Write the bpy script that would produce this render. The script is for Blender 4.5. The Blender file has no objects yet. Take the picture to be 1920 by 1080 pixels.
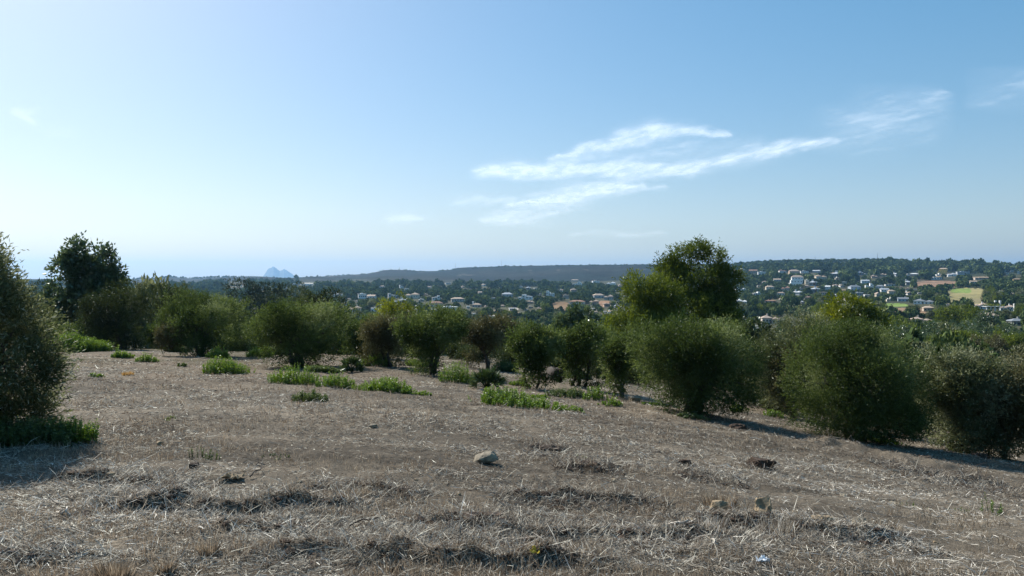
import bpy, bmesh, math, random
import numpy as np
from mathutils import Vector, Matrix
R0 = np.random.default_rng(7)
random.seed(7)
F = 1493.0; HOR = 521.0
PIT = math.atan((HOR-540)/F)             # the camera looks very slightly down
CP, SP = math.cos(PIT), math.sin(PIT)
EYE = 0.0                                 # eye level is z = 0
SUN_AZ, SUN_EL = math.radians(-43), math.radians(40)
COL = bpy.context.scene.collection

def ray(px, py):
    u = (np.asarray(px, float)-960)/F; v = (540-np.asarray(py, float))/F
    dy = CP - v*SP; dz = SP + v*CP
    return u/dy, dz/dy                    # X/Y and Z/Y
def slope(py): return ray(960, py)[1]
def proj(X, Y, Z):
    # world -> photo pixel
    d = Y*CP+Z*SP; v = (-Y*SP+Z*CP)/d; u = X/d
    return 960+F*u, 540-F*v

# ---------------------------------------------------------------- noise
def _h(ix, iy, iz, s):
    n = (ix*374761393 + iy*668265263 + iz*2147483647 + s*1274126177) & 0xffffffff
    n = ((n ^ (n >> 13))*1274126177) & 0xffffffff
    n = ((n ^ (n >> 15))*2246822519) & 0xffffffff
    return ((n ^ (n >> 16)) & 0xffff)/65535.0
def noise2(x, y, s=0):
    ix = np.floor(x).astype(np.int64); iy = np.floor(y).astype(np.int64)
    fx = x-ix; fy = y-iy; fx = fx*fx*(3-2*fx); fy = fy*fy*(3-2*fy)
    a = _h(ix, iy, 0, s); b = _h(ix+1, iy, 0, s); c = _h(ix, iy+1, 0, s); d = _h(ix+1, iy+1, 0, s)
    return (a*(1-fx)+b*fx)*(1-fy)+(c*(1-fx)+d*fx)*fy
def noise3(p, s=0):
    i = np.floor(p).astype(np.int64); f = p-i; f = f*f*(3-2*f); r = 0
    for dx in (0, 1):
        for dy in (0, 1):
            for dz in (0, 1):
                w = (f[:,0] if dx else 1-f[:,0])*(f[:,1] if dy else 1-f[:,1])*(f[:,2] if dz else 1-f[:,2])
                r = r + w*_h(i[:,0]+dx, i[:,1]+dy, i[:,2]+dz, s)
    return r
def fbm(x, y, o=4, s=0):
    r = 0; a = .5; t = 0
    for k in range(o):
        r = r+a*noise2(x*2**k+13.7*k, y*2**k-7.1*k, s+k); t += a; a *= .5
    return r/t
def smooth(a, b, x):
    t = np.clip((x-a)/(b-a), 0, 1); return t*t*(3-2*t)

# ---------------------------------------------------------------- terrain
RIDGE = np.array([(-300,523),(0,523),(230,523.5),(262,522),(290,521),(320,518.5),(345,521),(370,522.5),(395,520),(420,519.5),(450,519.5),(480,521),(500,521.5),(560,522),(600,518.5),(650,515.5),(690,513.5),(705,510),(722,506.5),(740,505.5),(765,506.5),(790,508.5),(820,508),(845,505.5),(858,502),(880,501),(910,500.5),(940,499),(1000,498),(1050,497),(1120,496.5),(1200,495.5),(1230,495.5),(1300,495),(1380,494.5),(1410,492.5),(1440,490.5),(1500,488.5),(1560,488),(1620,487.5),(1680,487.5),(1720,491),(1745,493.5),(1780,494),(1800,497),(1830,501.5),(1860,500.5),(1890,504),(1920,504.5),(2200,505)], float)
_CPX = np.array([-300, 300, 620, 950, 1250, 1500, 1750, 2200.])
_ST = [ # stations: radius per column, photo row per column (last row = the ridge)
 ((95,)*8,              (668,668,690,705,730,755,775,775)),
 ((150,)*8,             (668,668,695,715,725,732,735,735)),
 ((220,)*8,             (655,655,680,700,704,702,700,700)),
 ((320,)*8,             (635,635,655,672,672,670,668,668)),
 ((450,)*8,             (615,615,628,638,638,635,632,632)),
 ((600,)*8,             (598,598,605,612,612,610,607,607)),
 ((800,)*8,             (580,580,585,588,588,586,585,585)),
 ((1100,)*8,            (563,563,565,566,566,562,562,562)),
 ((1500,)*8,            (552,552,551,551,549,540,538,538)),
 ((2000,2000,2000,2000,1950,1900,1900,1900), (544,544,540,540,536,522,521,523)),
 ((2800,2800,2600,2600,2500,2350,2300,2300), (535,535,530,529,521,507,508,513)),
 ((3800,3800,3150,3100,3000,2750,2700,2650), (528,528,520,514,506,498,500,507)),
 ((4800,4800,4000,3700,3500,3150,3050,3000), None),
 ((6500,6500,5600,5300,5000,4700,4500,4400), (532,532,534,534,534,534,534,534)),
 ((45000,)*8,           (526,)*8)]
def stations(px):
    rs = [np.interp(px, _CPX, s[0]) for s in _ST]
    ps = [np.interp(px, RIDGE[:,0], RIDGE[:,1]) if s[1] is None else np.interp(px, _CPX, s[1]) for s in _ST]
    return rs, ps
def far_z(X, Y):
    th = np.arctan2(X, Y); tc = np.clip(th, -.70, .70)
    r = np.hypot(X, Y)+1e-6
    px = 960+F*np.tan(tc)
    rs, ps = stations(px)
    lr = np.log(r); sl = slope(ps[0])
    for i in range(len(rs)-1):
        t = np.clip((lr-np.log(rs[i]))/(np.log(rs[i+1])-np.log(rs[i])), 0, 1)
        if 9 < i < 12: t = t*t*(3-2*t)*.6+t*.4
        sl = sl*(1-t)+slope(ps[i+1])*t
    ridge = rs[12]
    am = smooth(150, 600, r)*np.clip(r*.006, 0, 10)*(1-smooth(.74, .92, r/ridge))
    am2 = smooth(.6, .78, r/ridge)*(1-smooth(.9, .985, r/ridge))*22
    n = fbm(X/260+5, Y/260, 4, 3)-.5
    n2 = np.abs(fbm(X/420-3, Y/700+9, 4, 11)-.5)*2-.25
    return sl*r*np.cos(tc) + am*n*2 + am2*n2 + EYE
def sp(x): return 2*np.logaddexp(0, x/2)
def near_z(X, Y):
    t = smooth(0, 13, Y)
    return EYE-1.62-.07*np.maximum(Y, -20) - t*.15*(sp(X)-1.386) + .02*np.maximum(-X, 0)
# low ridges of turned soil and debris: photo px, py, half width px, height m, half depth m
MOUNDS = [(370,950,190,.13,.16),(560,948,120,.10,.14),(250,905,110,.06,.14),(330,935,90,.07,.12),(690,925,110,.07,.15),(1090,943,150,.10,.16),
 (900,990,120,.07,.14),(800,1020,150,.035,.2),(890,1052,260,.13,.15),(640,1040,160,.07,.12),(1190,1015,210,.10,.15),(1440,1005,160,.12,.2),
 (1330,900,60,.04,.2),(1030,842,40,.10,.25),(1100,877,60,.08,.25),(150,905,60,.06,.15),(60,1030,90,.05,.12),(1600,1010,120,.07,.2),(520,985,120,.04,.16),
 (1690,860,120,.12,.5),(1560,835,60,.15,.5),(1790,900,120,.10,.4),(1420,790,60,.10,.4),(1250,770,120,.12,.5),(860,740,50,.08,.5),(1425,880,26,.12,.2),(1040,725,70,.2,.8)]
_M = None
def micro(X, Y):
    r = np.hypot(X, Y)
    fade = 1-smooth(45, 90, r)
    z = (fbm(X/2.3, Y/2.3, 3, 21)-.5)*.16 + (fbm(X/.45, Y/.45, 3, 31)-.5)*.075*(1-smooth(20, 60, r)) + (fbm(X/.12, Y/.12, 2, 37)-.5)*.03*(1-smooth(9, 22, r))
    if _M is not None:
        for (mx, my, hw, h, hd, k) in _M:
            dx = (X-mx)/hw; dy = (Y-my)
            m = (np.abs(dx) < 1.5) & (np.abs(dy) < hd*5)
            if m.any():
                xx, yy = X[m], Y[m]
                wob = (fbm(xx/.9, yy*0+k, 3, 41+k)-.5)*hd*5
                a = np.exp(-(dx[m]**2)**2*1.2)*(.25+1.5*fbm(xx/.33, yy/.33, 3, 51+k))
                d = (yy-my+wob)
                # steep towards the camera, gentle behind
                prof = np.exp(-(np.where(d < 0, d/(hd*.55), d/(hd*1.3)))**2)
                z[m] += h*.70*a*prof*(.55+.9*fbm(xx/.16, yy/.12, 2, 57+k))
    return z*fade
def base_z(X, Y):
    X = np.asarray(X, float); Y = np.asarray(Y, float)
    t = smooth(42, 95, np.hypot(X, Y))
    t = np.maximum(t, smooth(-2, -30, Y)*0)
    return near_z(X, Y)*(1-t)+far_z(X, Y)*t
def gz(X, Y):
    X = np.atleast_1d(np.asarray(X, float)); Y = np.atleast_1d(np.asarray(Y, float))
    return base_z(X, Y)+micro(X, Y)
_RR = np.exp(np.linspace(math.log(3.0), math.log(5200), 1600))
def hit(px, py):
    """the point of the ground seen at a photo pixel"""
    u, s = ray(px, py)
    Y = _RR/math.hypot(1, u); X = Y*u; Z = Y*s
    g = base_z(X, Y); k = np.argmax(Z < g)
    if not (Z < g).any(): k = len(_RR)-1
    if k > 0:
        a = (Z-g)[k-1]; b = (Z-g)[k]; t = a/(a-b+1e-9); y = Y[k-1]*(1-t)+Y[k]*t
    else: y = Y[0]
    return float(u*y), float(y), float(gz(u*y, y)[0])
_tmp = []
for k, (px, py, hw, h, hd) in enumerate(MOUNDS):
    x, y, z = hit(px, py); _tmp.append((x, y, hw/F*y, h, hd, k))
_M = _tmp

# ---------------------------------------------------------------- object helpers
def mesh_np(name, V, faces, mat=None, tint=None, smooth_=False, col=None):
    """V (n,3); faces (m,k) int array"""
    V = np.ascontiguousarray(V, np.float32); faces = np.asarray(faces, np.int32); m, k = faces.shape
    me = bpy.data.meshes.new(name)
    me.vertices.add(len(V)); me.vertices.foreach_set('co', V.ravel())
    me.loops.add(m*k); me.loops.foreach_set('vertex_index', faces.ravel())
    me.polygons.add(m); me.polygons.foreach_set('loop_start', np.arange(0, m*k, k, dtype=np.int32))
    me.polygons.foreach_set('loop_total', np.full(m, k, np.int32))
    me.polygons.foreach_set('use_smooth', np.full(m, bool(smooth_)))
    if tint is not None:
        a = me.attributes.new('tint', 'FLOAT', 'POINT'); a.data.foreach_set('value', np.ascontiguousarray(tint, np.float32))
    if col is not None:
        a = me.attributes.new('Col', 'FLOAT_COLOR', 'POINT'); a.data.foreach_set('color', np.ascontiguousarray(col, np.float32).ravel())
    me.update(calc_edges=True)
    if mat: me.materials.append(mat)
    return me
def link(name, me, parent=None, loc=None):
    o = bpy.data.objects.new(name, me); COL.objects.link(o)
    if parent: o.parent = parent
    if loc is not None: o.location = loc
    return o
def empty(name, loc, rz=0):
    o = bpy.data.objects.new(name, None); COL.objects.link(o); o.location = loc; o.rotation_euler = (0, 0, rz); o.empty_display_size = .1
    return o
def tag(o, label=None, cat=None, group=None, kind=None):
    if label: o['label'] = label
    if cat: o['category'] = cat
    if group: o['group'] = group
    if kind: o['kind'] = kind
    return o

# ---------------------------------------------------------------- materials
def nmat(name):
    m = bpy.data.materials.new(name); m.use_nodes = True; nt = m.node_tree; nt.nodes.clear()
    return m, nt, nt.nodes.new('ShaderNodeOutputMaterial')
def N(nt, t, **kw):
    n = nt.nodes.new(t)
    for k, v in kw.items():
        if k in n.inputs: n.inputs[k].default_value = v
        else: setattr(n, k, v)
    return n
def ramp(nt, stops, fac=None):
    r = nt.nodes.new('ShaderNodeValToRGB'); e = r.color_ramp.elements
    while len(e) < len(stops): e.new(.5)
    for i, (p, c) in enumerate(stops):
        e[i].position = p; e[i].color = (*c, 1)
    if fac is not None: nt.links.new(fac, r.inputs[0])
    return r
def leaf_mat(name, stops, transl=.35, gloss=.05, rough=.4):
    m, nt, out = nmat(name); L = nt.links.new
    at = N(nt, 'ShaderNodeAttribute', attribute_name='tint')
    r = ramp(nt, stops, at.outputs['Fac'])
    d = N(nt, 'ShaderNodeBsdfDiffuse'); L(r.outputs[0], d.inputs['Color'])
    t = N(nt, 'ShaderNodeBsdfTranslucent')
    hs = N(nt, 'ShaderNodeHueSaturation', Hue=.485, Saturation=1.15, Value=1.5); L(r.outputs[0], hs.inputs['Color']); L(hs.outputs[0], t.inputs['Color'])
    g = N(nt, 'ShaderNodeBsdfGlossy', Roughness=rough); g.inputs['Color'].default_value = (.9, .95, .9, 1)
    a = N(nt, 'ShaderNodeMixShader', Fac=transl); b = N(nt, 'ShaderNodeMixShader', Fac=gloss)
    a.inputs[0].default_value = transl; b.inputs[0].default_value = gloss
    L(d.outputs[0], a.inputs[1]); L(t.outputs[0], a.inputs[2]); L(a.outputs[0], b.inputs[1]); L(g.outputs[0], b.inputs[2]); L(b.outputs[0], out.inputs[0])
    return m
def noisy_mat(name, c1, c2, scale=5., rough=.85, bump=0., c3=None, spec=.3, detail=5.):
    m, nt, out = nmat(name); L = nt.links.new
    tc = N(nt, 'ShaderNodeTexCoord'); nz = N(nt, 'ShaderNodeTexNoise', Scale=scale, Detail=detail, Roughness=.6)
    L(tc.outputs['Object'], nz.inputs['Vector'])
    st = [(.3, c1), (.7, c2)] if c3 is None else [(.3, c1), (.55, c2), (.72, c3)]
    r = ramp(nt, st, nz.outputs['Fac'])
    p = N(nt, 'ShaderNodeBsdfPrincipled', Roughness=rough); p.inputs['Specular IOR Level'].default_value = spec
    L(r.outputs[0], p.inputs['Base Color'])
    if bump:
        b = N(nt, 'ShaderNodeBump', Strength=.8, Distance=bump); L(nz.outputs['Fac'], b.inputs['Height']); L(b.outputs[0], p.inputs['Normal'])
    L(p.outputs[0], out.inputs[0]); return m
def ground_mat(name, scales, amp, bump, warm=1):
    m, nt, out = nmat(name); L = nt.links.new
    at = N(nt, 'ShaderNodeAttribute', attribute_name='Col'); tc = N(nt, 'ShaderNodeTexCoord')
    prev = at.outputs['Color']; hgt = None
    for i, (s, a) in enumerate(zip(scales, amp)):
        nz = N(nt, 'ShaderNodeTexNoise', Scale=s, Detail=6., Roughness=.65); L(tc.outputs['Object'], nz.inputs['Vector'])
        r = ramp(nt, [(.3, (1-a,)*3), (.7, (1+a*.8, 1+a*(.8-.08*warm), 1+a*(.8-.18*warm)))], nz.outputs['Fac'])
        mx = N(nt, 'ShaderNodeMix', data_type='RGBA', blend_type='MULTIPLY'); mx.inputs[0].default_value = 1
        L(prev, mx.inputs[6]); L(r.outputs[0], mx.inputs[7]); prev = mx.outputs[2]; hgt = nz
    p = N(nt, 'ShaderNodeBsdfPrincipled', Roughness=.95); p.inputs['Specular IOR Level'].default_value = .1
    L(prev, p.inputs['Base Color'])
    if bump:
        b = N(nt, 'ShaderNodeBump', Strength=1., Distance=bump); L(hgt.outputs['Fac'], b.inputs['Height']); L(b.outputs[0], p.inputs['Normal'])
    L(p.outputs[0], out.inputs[0]); return m
M = {}
M['olive'] = leaf_mat('olive_leaves', [(0,(.028,.047,.014)),(.4,(.062,.090,.027)),(.8,(.132,.172,.058)),(1,(.24,.26,.17))], .34, .012, .45)
M['olive_shaded'] = leaf_mat('shaded_olive_leaves', [(0,(.018,.026,.010)),(.4,(.038,.052,.018)),(.8,(.080,.100,.030)),(1,(.18,.20,.13))], .2, .02, .4)  # shaded look of the left olives and low shrubs put into the leaf colour
M['olive_grey'] = leaf_mat('olive_grey_leaves', [(0,(.042,.054,.022)),(.5,(.098,.116,.052)),(.8,(.19,.205,.11)),(1,(.30,.32,.24))], .32, .018, .4)
M['olive_brown'] = leaf_mat('brownish_leaves', [(0,(.048,.044,.020)),(.5,(.092,.090,.040)),(.8,(.15,.155,.075)),(1,(.26,.25,.17))], .28, .02)
M['pine'] = leaf_mat('pine_needles', [(0,(.040,.062,.014)),(.5,(.085,.118,.024)),(1,(.17,.21,.038))], .34, .015)
M['broad'] = leaf_mat('broad_leaves', [(0,(.030,.052,.022)),(.5,(.055,.085,.034)),(1,(.12,.16,.075))], .3, .06, .3)
M['yellowgreen'] = leaf_mat('yellow_green_leaves', [(0,(.06,.085,.014)),(.5,(.13,.16,.022)),(1,(.25,.27,.04))], .35, .03)
M['herb'] = leaf_mat('herb_leaves', [(0,(.042,.082,.015)),(.5,(.100,.172,.028)),(1,(.20,.295,.055))], .35, .04)
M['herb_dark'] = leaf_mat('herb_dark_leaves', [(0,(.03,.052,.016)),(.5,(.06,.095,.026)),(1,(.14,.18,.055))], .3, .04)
M['palm'] = leaf_mat('palm_blades', [(0,(.022,.042,.014)),(.6,(.055,.085,.024)),(1,(.15,.19,.09))], .2, .04, .4)
M['wood'] = leaf_mat('woodland_leaves', [(0,(.030,.050,.020)),(.35,(.062,.092,.034)),(.75,(.125,.16,.060)),(1,(.21,.24,.09))], .1, .0)
M['straw'] = leaf_mat('straw', [(0,(.055,.040,.027)),(.25,(.17,.132,.094)),(.6,(.325,.292,.235)),(.85,(.52,.48,.40)),(1,(.86,.81,.72))], .22, .05, .5)
M['stalk'] = leaf_mat('dry_stalks', [(0,(.10,.074,.046)),(.5,(.24,.195,.14)),(1,(.46,.39,.28))], .25, .03)
M['gold'] = leaf_mat('golden_grass', [(0,(.22,.13,.04)),(.5,(.36,.24,.09)),(1,(.55,.42,.2))], .3, .03)
M['bark'] = noisy_mat('bark', (.035,.028,.022), (.10,.085,.068), 14, .9, .02)
M['bark_pale'] = noisy_mat('pale_bark', (.09,.078,.064), (.24,.215,.18), 14, .9, .01)
M['deadwood'] = noisy_mat('dead_wood', (.10,.085,.07), (.34,.31,.27), 25, .85, .004)
M['darkwood'] = noisy_mat('dark_wood', (.022,.018,.015), (.07,.055,.045), 25, .9, .004)
M['palewood'] = noisy_mat('bleached_wood', (.30,.26,.21), (.62,.57,.49), 25, .8, .004)
M['rock'] = noisy_mat('field_rock', (.11,.092,.065), (.26,.222,.162), 9, .9, .02, (.38,.30,.165))
M['ochre'] = noisy_mat('ochre_rock', (.17,.125,.075), (.38,.29,.18), 11, .9, .02)
M['soil'] = noisy_mat('turned_soil', (.025,.017,.012), (.095,.062,.042), 22, .95, .02)
M['cliff'] = noisy_mat('limestone', (.045,.055,.06), (.14,.15,.15), .004, .95, 0)
M['field'] = ground_mat('dry_field', (.45, 3., 22., 90.), (.22, .30, .45, .5), .02)
M['valley'] = ground_mat('valley_ground', (.004, .03, .2), (.25, .35, .4), 0)
M['hill'] = ground_mat('hill_scrub', (.003, .014, .05), (.5, .7, .7), 8., 0)
# ================================================================ terrain meshes
PATCH = [ # cleared ground seen in the valley: photo polygon box (x0,y0,x1,y1), colour, slant
 ((1645,577,1742,597),(.23,.155,.10)), ((1772,540,1852,574),(.27,.245,.115)), ((1780,540,1822,550),(.17,.235,.06)), ((1716,526,1795,542),(.25,.165,.11)),
 ((1033,566,1068,586),(.20,.135,.075)), ((1030,583,1056,590),(.14,.165,.06)), ((898,581,972,593),(.21,.165,.115)), ((1650,569,1702,575),(.17,.25,.06)),
 ((242,534,282,540),(.33,.30,.20)), ((278,529,330,536),(.30,.27,.19)), ((655,539,702,544),(.23,.29,.14)), ((425,532,462,538),(.36,.32,.26)),
 ((858,580,872,588),(.24,.21,.12)), ((1518,536,1540,546),(.22,.15,.07)), ((1700,509,1800,519),(.30,.24,.17)), ((1575,543,1602,553),(.32,.24,.17)), ((1120,564,1146,576),(.26,.16,.10)),
 ((955,577,972,582),(.4,.37,.33)), ((1820,519,1860,523),(.34,.27,.2)), ((560,530,592,534),(.4,.38,.33)), ((1800,560,1850,575),(.25,.22,.12))]
def patch_mask(px, py, grow=0):
    best = np.full(np.shape(px), -1)
    wob = (noise2(px/9, py/3, 77)-.5)
    for i, ((x0, y0, x1, y1), c) in enumerate(PATCH):
        cx, cy, hx, hy = (x0+x1)/2, (y0+y1)/2, (x1-x0)/2+grow, (y1-y0)/2+grow*.3
        d = (np.abs((px-cx)/hx)**3+np.abs((py-cy)/hy)**3)+wob*.7
        best = np.where(d < 1, i, best)
    return best
def build_terrain():
    fine = np.linspace(-37, 37, 1040)
    th = np.radians(np.concatenate([np.linspace(-180, -39, 48), fine, np.linspace(39, 180, 48)]))
    r = np.concatenate([[.05, .5, 1.0], np.exp(np.arange(math.log(1.5), math.log(60), .0062)), np.exp(np.arange(math.log(60), math.log(6600), .0125)), np.exp(np.linspace(math.log(6700), math.log(42000), 24))])
    TH, RR = np.meshgrid(th, r)
    X = RR*np.sin(TH); Y = RR*np.cos(TH)
    Z = base_z(X, Y)+micro(X.ravel(), Y.ravel()).reshape(X.shape)
    nr, nc = X.shape
    px, py = proj(X, np.maximum(Y, .01), Z)
    # albedo
    rowsn = fbm((X+Y*.12)/7, (Y-X*.10)/.55, 4, 65)[..., None]
    f1 = fbm(X/3.1, Y/3.1, 4, 61)[..., None]; f2 = fbm(X/9+3, Y/9, 3, 71)[..., None]
    c_field = np.array([.105,.091,.072])*(1-f1)+np.array([.24,.213,.172])*f1
    c_field = c_field*(.55+.9*rowsn)
    red = smooth(.50, .62, f2)*smooth(10, 26, RR)[..., None]*.55
    c_field = c_field*(1-red)+np.array([.200,.160,.118])*red
    edge = smooth(24, 40, RR+np.maximum(X, 0)*.35)[..., None]*smooth(.42, .6, fbm(X/2.0, Y/2.0, 4, 91))[..., None]
    c_field = c_field*(1-edge*.75)+np.array([.085,.080,.040])*edge*.75
    g1 = fbm(X/90, Y/90, 4, 101)[..., None]
    c_val = np.array([.040,.050,.026])*(1-g1)+np.array([.090,.088,.050])*g1
    t = smooth(45, 80, RR)[..., None]
    c = c_field*(1-t)+c_val*t
    pm = patch_mask(px, py); vis = (RR > 200) & (Y > 0)
    for i, (b, cc) in enumerate(PATCH):
        m = (pm == i) & vis
        if m.any():
            k = .8+.4*fbm(X[m]/25, Y[m]/25, 3, 5)
            c[m] = np.array(cc)*k[:, None]
    rd = stations(np.clip(960+F*np.tan(np.clip(TH, -.7, .7)), -300, 2200))[0][12]
    h1 = fbm(X/330+8, Y/520, 5, 111)[..., None]
    c_hill = np.array([.007,.017,.013])*(1-smooth(.42, .56, h1))+np.array([.020,.025,.018])*smooth(.40, .62, h1)
    right = smooth(1350, 1480, px)[..., None]
    c_hill = c_hill*(1-right*.75)+np.array([.030,.046,.022])*right*.75
    t = (smooth(.66, .74, RR/rd))[..., None]
    c = c*(1-t)+c_hill*t
    # pale tracks and clearings on the slopes
    sp_ = smooth(.76, .80, fbm(X/70+1, Y/160, 3, 131))[..., None]*smooth(.45, .6, RR/rd)[..., None]
    c = c*(1-sp_*.5)+np.array([.14,.12,.095])*sp_*.5
    C = np.concatenate([c, np.ones(X.shape+(1,))], -1)
    V = np.stack([X, Y, Z], -1)
    ra = int(np.argmax(r > 62)); 
    def sheet(name, i0, i1, mat):
        n = i1-i0
        ii, jj = np.meshgrid(np.arange(n-1), np.arange(nc-1), indexing='ij')
        a = (ii*nc+jj).ravel()
        # columns run with the azimuth: this winding faces up
        fc = np.stack([a, a+1, a+nc+1, a+nc], 1)[:, ::-1]
        me = mesh_np(name, V[i0:i1].reshape(-1, 3), fc, mat, None, True, C[i0:i1].reshape(-1, 4))
        return tag(link(name, me), kind='structure')
    rb = int(np.argmax(r > 2350))
    sheet('field', 0, ra+1, M['field']); sheet('valley', ra, rb+1, M['valley']); sheet('hills', rb, len(r), M['hill'])
    global TERR_RR
build_terrain()

# ================================================================ far blue land
def far_mass(name, prof, Yd, depth, mat, rough=.05, base=-95):
    px = np.linspace(prof[0][0], prof[-1][0], 160); p = np.array(prof, float)
    py = np.interp(px, p[:,0], p[:,1])
    u, s = ray(px, py); X = u*Yd; H = s*Yd-base
    T = np.linspace(-1, 1, 41); XX, TT = np.meshgrid(X, T)
    sh = (1-np.abs(TT)**1.6)
    nz = fbm(XX/(depth*.35), TT*3+5, 4, 9)-.5
    Z = base+H[None]*np.clip(sh*(1+nz*rough*8*np.abs(TT)), 0, 1)
    YY = Yd+TT*depth+nz*depth*.2*np.abs(TT); V = np.stack([XX*YY/Yd, YY, Z], -1).reshape(-1, 3); nc = len(X)
    ii, jj = np.meshgrid(np.arange(40), np.arange(nc-1), indexing='ij'); a = (ii*nc+jj).ravel()
    me = mesh_np(name, V, np.stack([a, a+1, a+nc+1, a+nc], 1), mat, None, False)
    return tag(link(name, me), kind='structure')
far_mass('rock_mountain', [(478,530),(488,526),(493,518.5),(497,513),(500,508),(503,503.5),(506,502.5),(509,502),(511,500),(513,499.5),(516,501.5),(519,504),(523,507),(525,508),(528,506.5),(530,506),(532,504.5),(536,506),(541,509),(546,512.5),(552,517),(558,521.5),(566,527)], 15500, 900, M['cliff'], .12)
far_mass('distant_hills', [(1790,515),(1815,502),(1832,501.2),(1850,500),(1870,498.2),(1885,497.5),(1900,498.5),(1915,500.5),(1935,501),(1990,498),(2080,505),(2120,520)], 13500, 1500, M['hill'], .08)

# ================================================================ foliage generators
def unit(v): return v/np.maximum(np.linalg.norm(v, axis=-1, keepdims=True), 1e-9)
def leaves(base, dirn, ln, wd, rng):
    """rhombus leaves: base points, unit directions, length and width arrays"""
    n = len(base); side = unit(np.cross(dirn, rng.normal(size=(n, 3)))); ln = ln[:, None]; wd = wd[:, None]
    mid = base+dirn*ln*.45
    V = np.stack([base, mid+side*wd*.5, base+dirn*ln, mid-side*wd*.5], 1).reshape(-1, 3)
    return V
def quads(n): return np.arange(n*4, dtype=np.int32).reshape(-1, 4)
def crown_pts(lobes, ns, rng, shell=.22, gap=.30, gs=1.1, bump=.26):
    L = np.array(lobes, float); w = (L[:,3]*L[:,4]+L[:,3]*L[:,5])**.95; w /= w.sum()
    k = rng.choice(len(L), int(ns*1.6), p=w); d = unit(rng.normal(size=(len(k), 3)))
    b = noise3(d*1.5+k[:,None]*7.7+50, 5)-.5
    rad = 1-np.abs(rng.normal(size=len(k)))*shell+b*bump*2+(rng.random(len(k)) > .88)*rng.random(len(k))*.22
    c = L[k,:3]+d*L[k,3:6]*np.clip(rad, .12, 1.45)[:,None]
    g = noise3(c*gs+91, 13)*.65+noise3(c*gs*2.7+7, 17)*.35
    keep = g > gap*rng.uniform(.75, 1.25, len(k)); c = c[keep][:ns]; d = d[keep][:ns]
    return c, d
def crown_mesh(name, lobes, n, ln, wd, mat, rng, per=10, sprig=.3, up=.3, gap=.34, shell=.22, gs=1.1, glint=.02, spread=.62, bump=.30, zmin=.05, tbias=0):
    c, d = crown_pts(lobes, n//per, rng, shell, gap, gs, bump)
    ax = unit(d+rng.normal(size=d.shape)*.55+np.array([0, 0, up]))
    cc = np.repeat(c, per, 0); aa = np.repeat(ax, per, 0); m = len(cc)
    t = rng.random(m)*sprig*np.repeat(np.where(rng.random(len(c)) < .08, 1.5, 1), per)
    base = cc+aa*t[:,None]+rng.normal(size=(m, 3))*sprig*.10
    dr = unit(aa+rng.normal(size=(m, 3))*spread)
    l = ln*rng.uniform(.6, 1.3, m); w = wd*rng.uniform(.7, 1.3, m)
    tint = np.repeat((noise3(c*1.3*gs+3, 23)-.5)*1.1+.34+(d[:,2])*.05+(rng.random(len(c))-.4)*.30, per)+rng.random(m)*.16+tbias
    tint = np.where(rng.random(m) < glint, .97, np.clip(tint, 0, .86))
    ok = base[:,2] > zmin
    base, dr, l, w, tint = base[ok], dr[ok], l[ok], w[ok], tint[ok]
    V = leaves(base, dr, l, w, rng)
    return mesh_np(name, V, quads(len(base)), mat, np.repeat(tint, 4))
class Tubes:
    def __init__(s): s.V = []; s.Q = []; s.n = 0
    def add(s, pts, rad, k=6):
        pts = np.array(pts, float); n = len(pts)
        tg = unit(np.gradient(pts, axis=0)); ref = np.array([.31, .17, .93])
        if abs(tg[0] @ ref) > .9: ref = np.array([1., 0, 0])
        a = unit(np.cross(tg, ref)); b = np.cross(tg, a)
        an = np.linspace(0, 2*np.pi, k, endpoint=False); rad = np.asarray(rad, float)
        ring = pts[:,None]+(a[:,None]*np.cos(an)[None,:,None]+b[:,None]*np.sin(an)[None,:,None])*rad[:,None,None]
        i, j = np.meshgrid(np.arange(n-1), np.arange(k), indexing='ij'); j2 = (j+1) % k
        q = np.stack([i*k+j, i*k+j2, (i+1)*k+j2, (i+1)*k+j], -1).reshape(-1, 4)+s.n
        s.V.append(ring.reshape(-1, 3)); s.Q.append(q); s.n += n*k
        # end caps
        tip = np.array([pts[0]-tg[0]*rad[0]*.2, pts[-1]+tg[-1]*rad[-1]*.4]); s.V.append(tip)
        e = [(s.n, s.n-k*n+(x+1) % k, s.n-k*n+x, s.n-k*n+x) for x in range(0)]
        c0 = s.n-k*n; c1 = s.n-k
        for x in range(0, k, 2):
            e.append((s.n, c0+(x+2) % k, c0+(x+1) % k, c0+x)); e.append((s.n+1, c1+x, c1+(x+1) % k, c1+(x+2) % k))
        s.Q.append(np.array(e)); s.n += 2
    def mesh(s, name, mat): return mesh_np(name, np.concatenate(s.V), np.concatenate(s.Q), mat, None, True)
def bent(p0, p1, n, wob, rng, sag=0):
    t = np.linspace(0, 1, n)[:,None]; p = np.array(p0)*(1-t)+np.array(p1)*t
    w = np.cumsum(rng.normal(size=(n, 3)), 0)*wob*np.linalg.norm(np.array(p1)-p0)/n
    w -= w[-1]*t; p = p+w*(t > 0); p[:,2] -= (sag*(t*(1-t)))[:,0]
    return p
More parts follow.
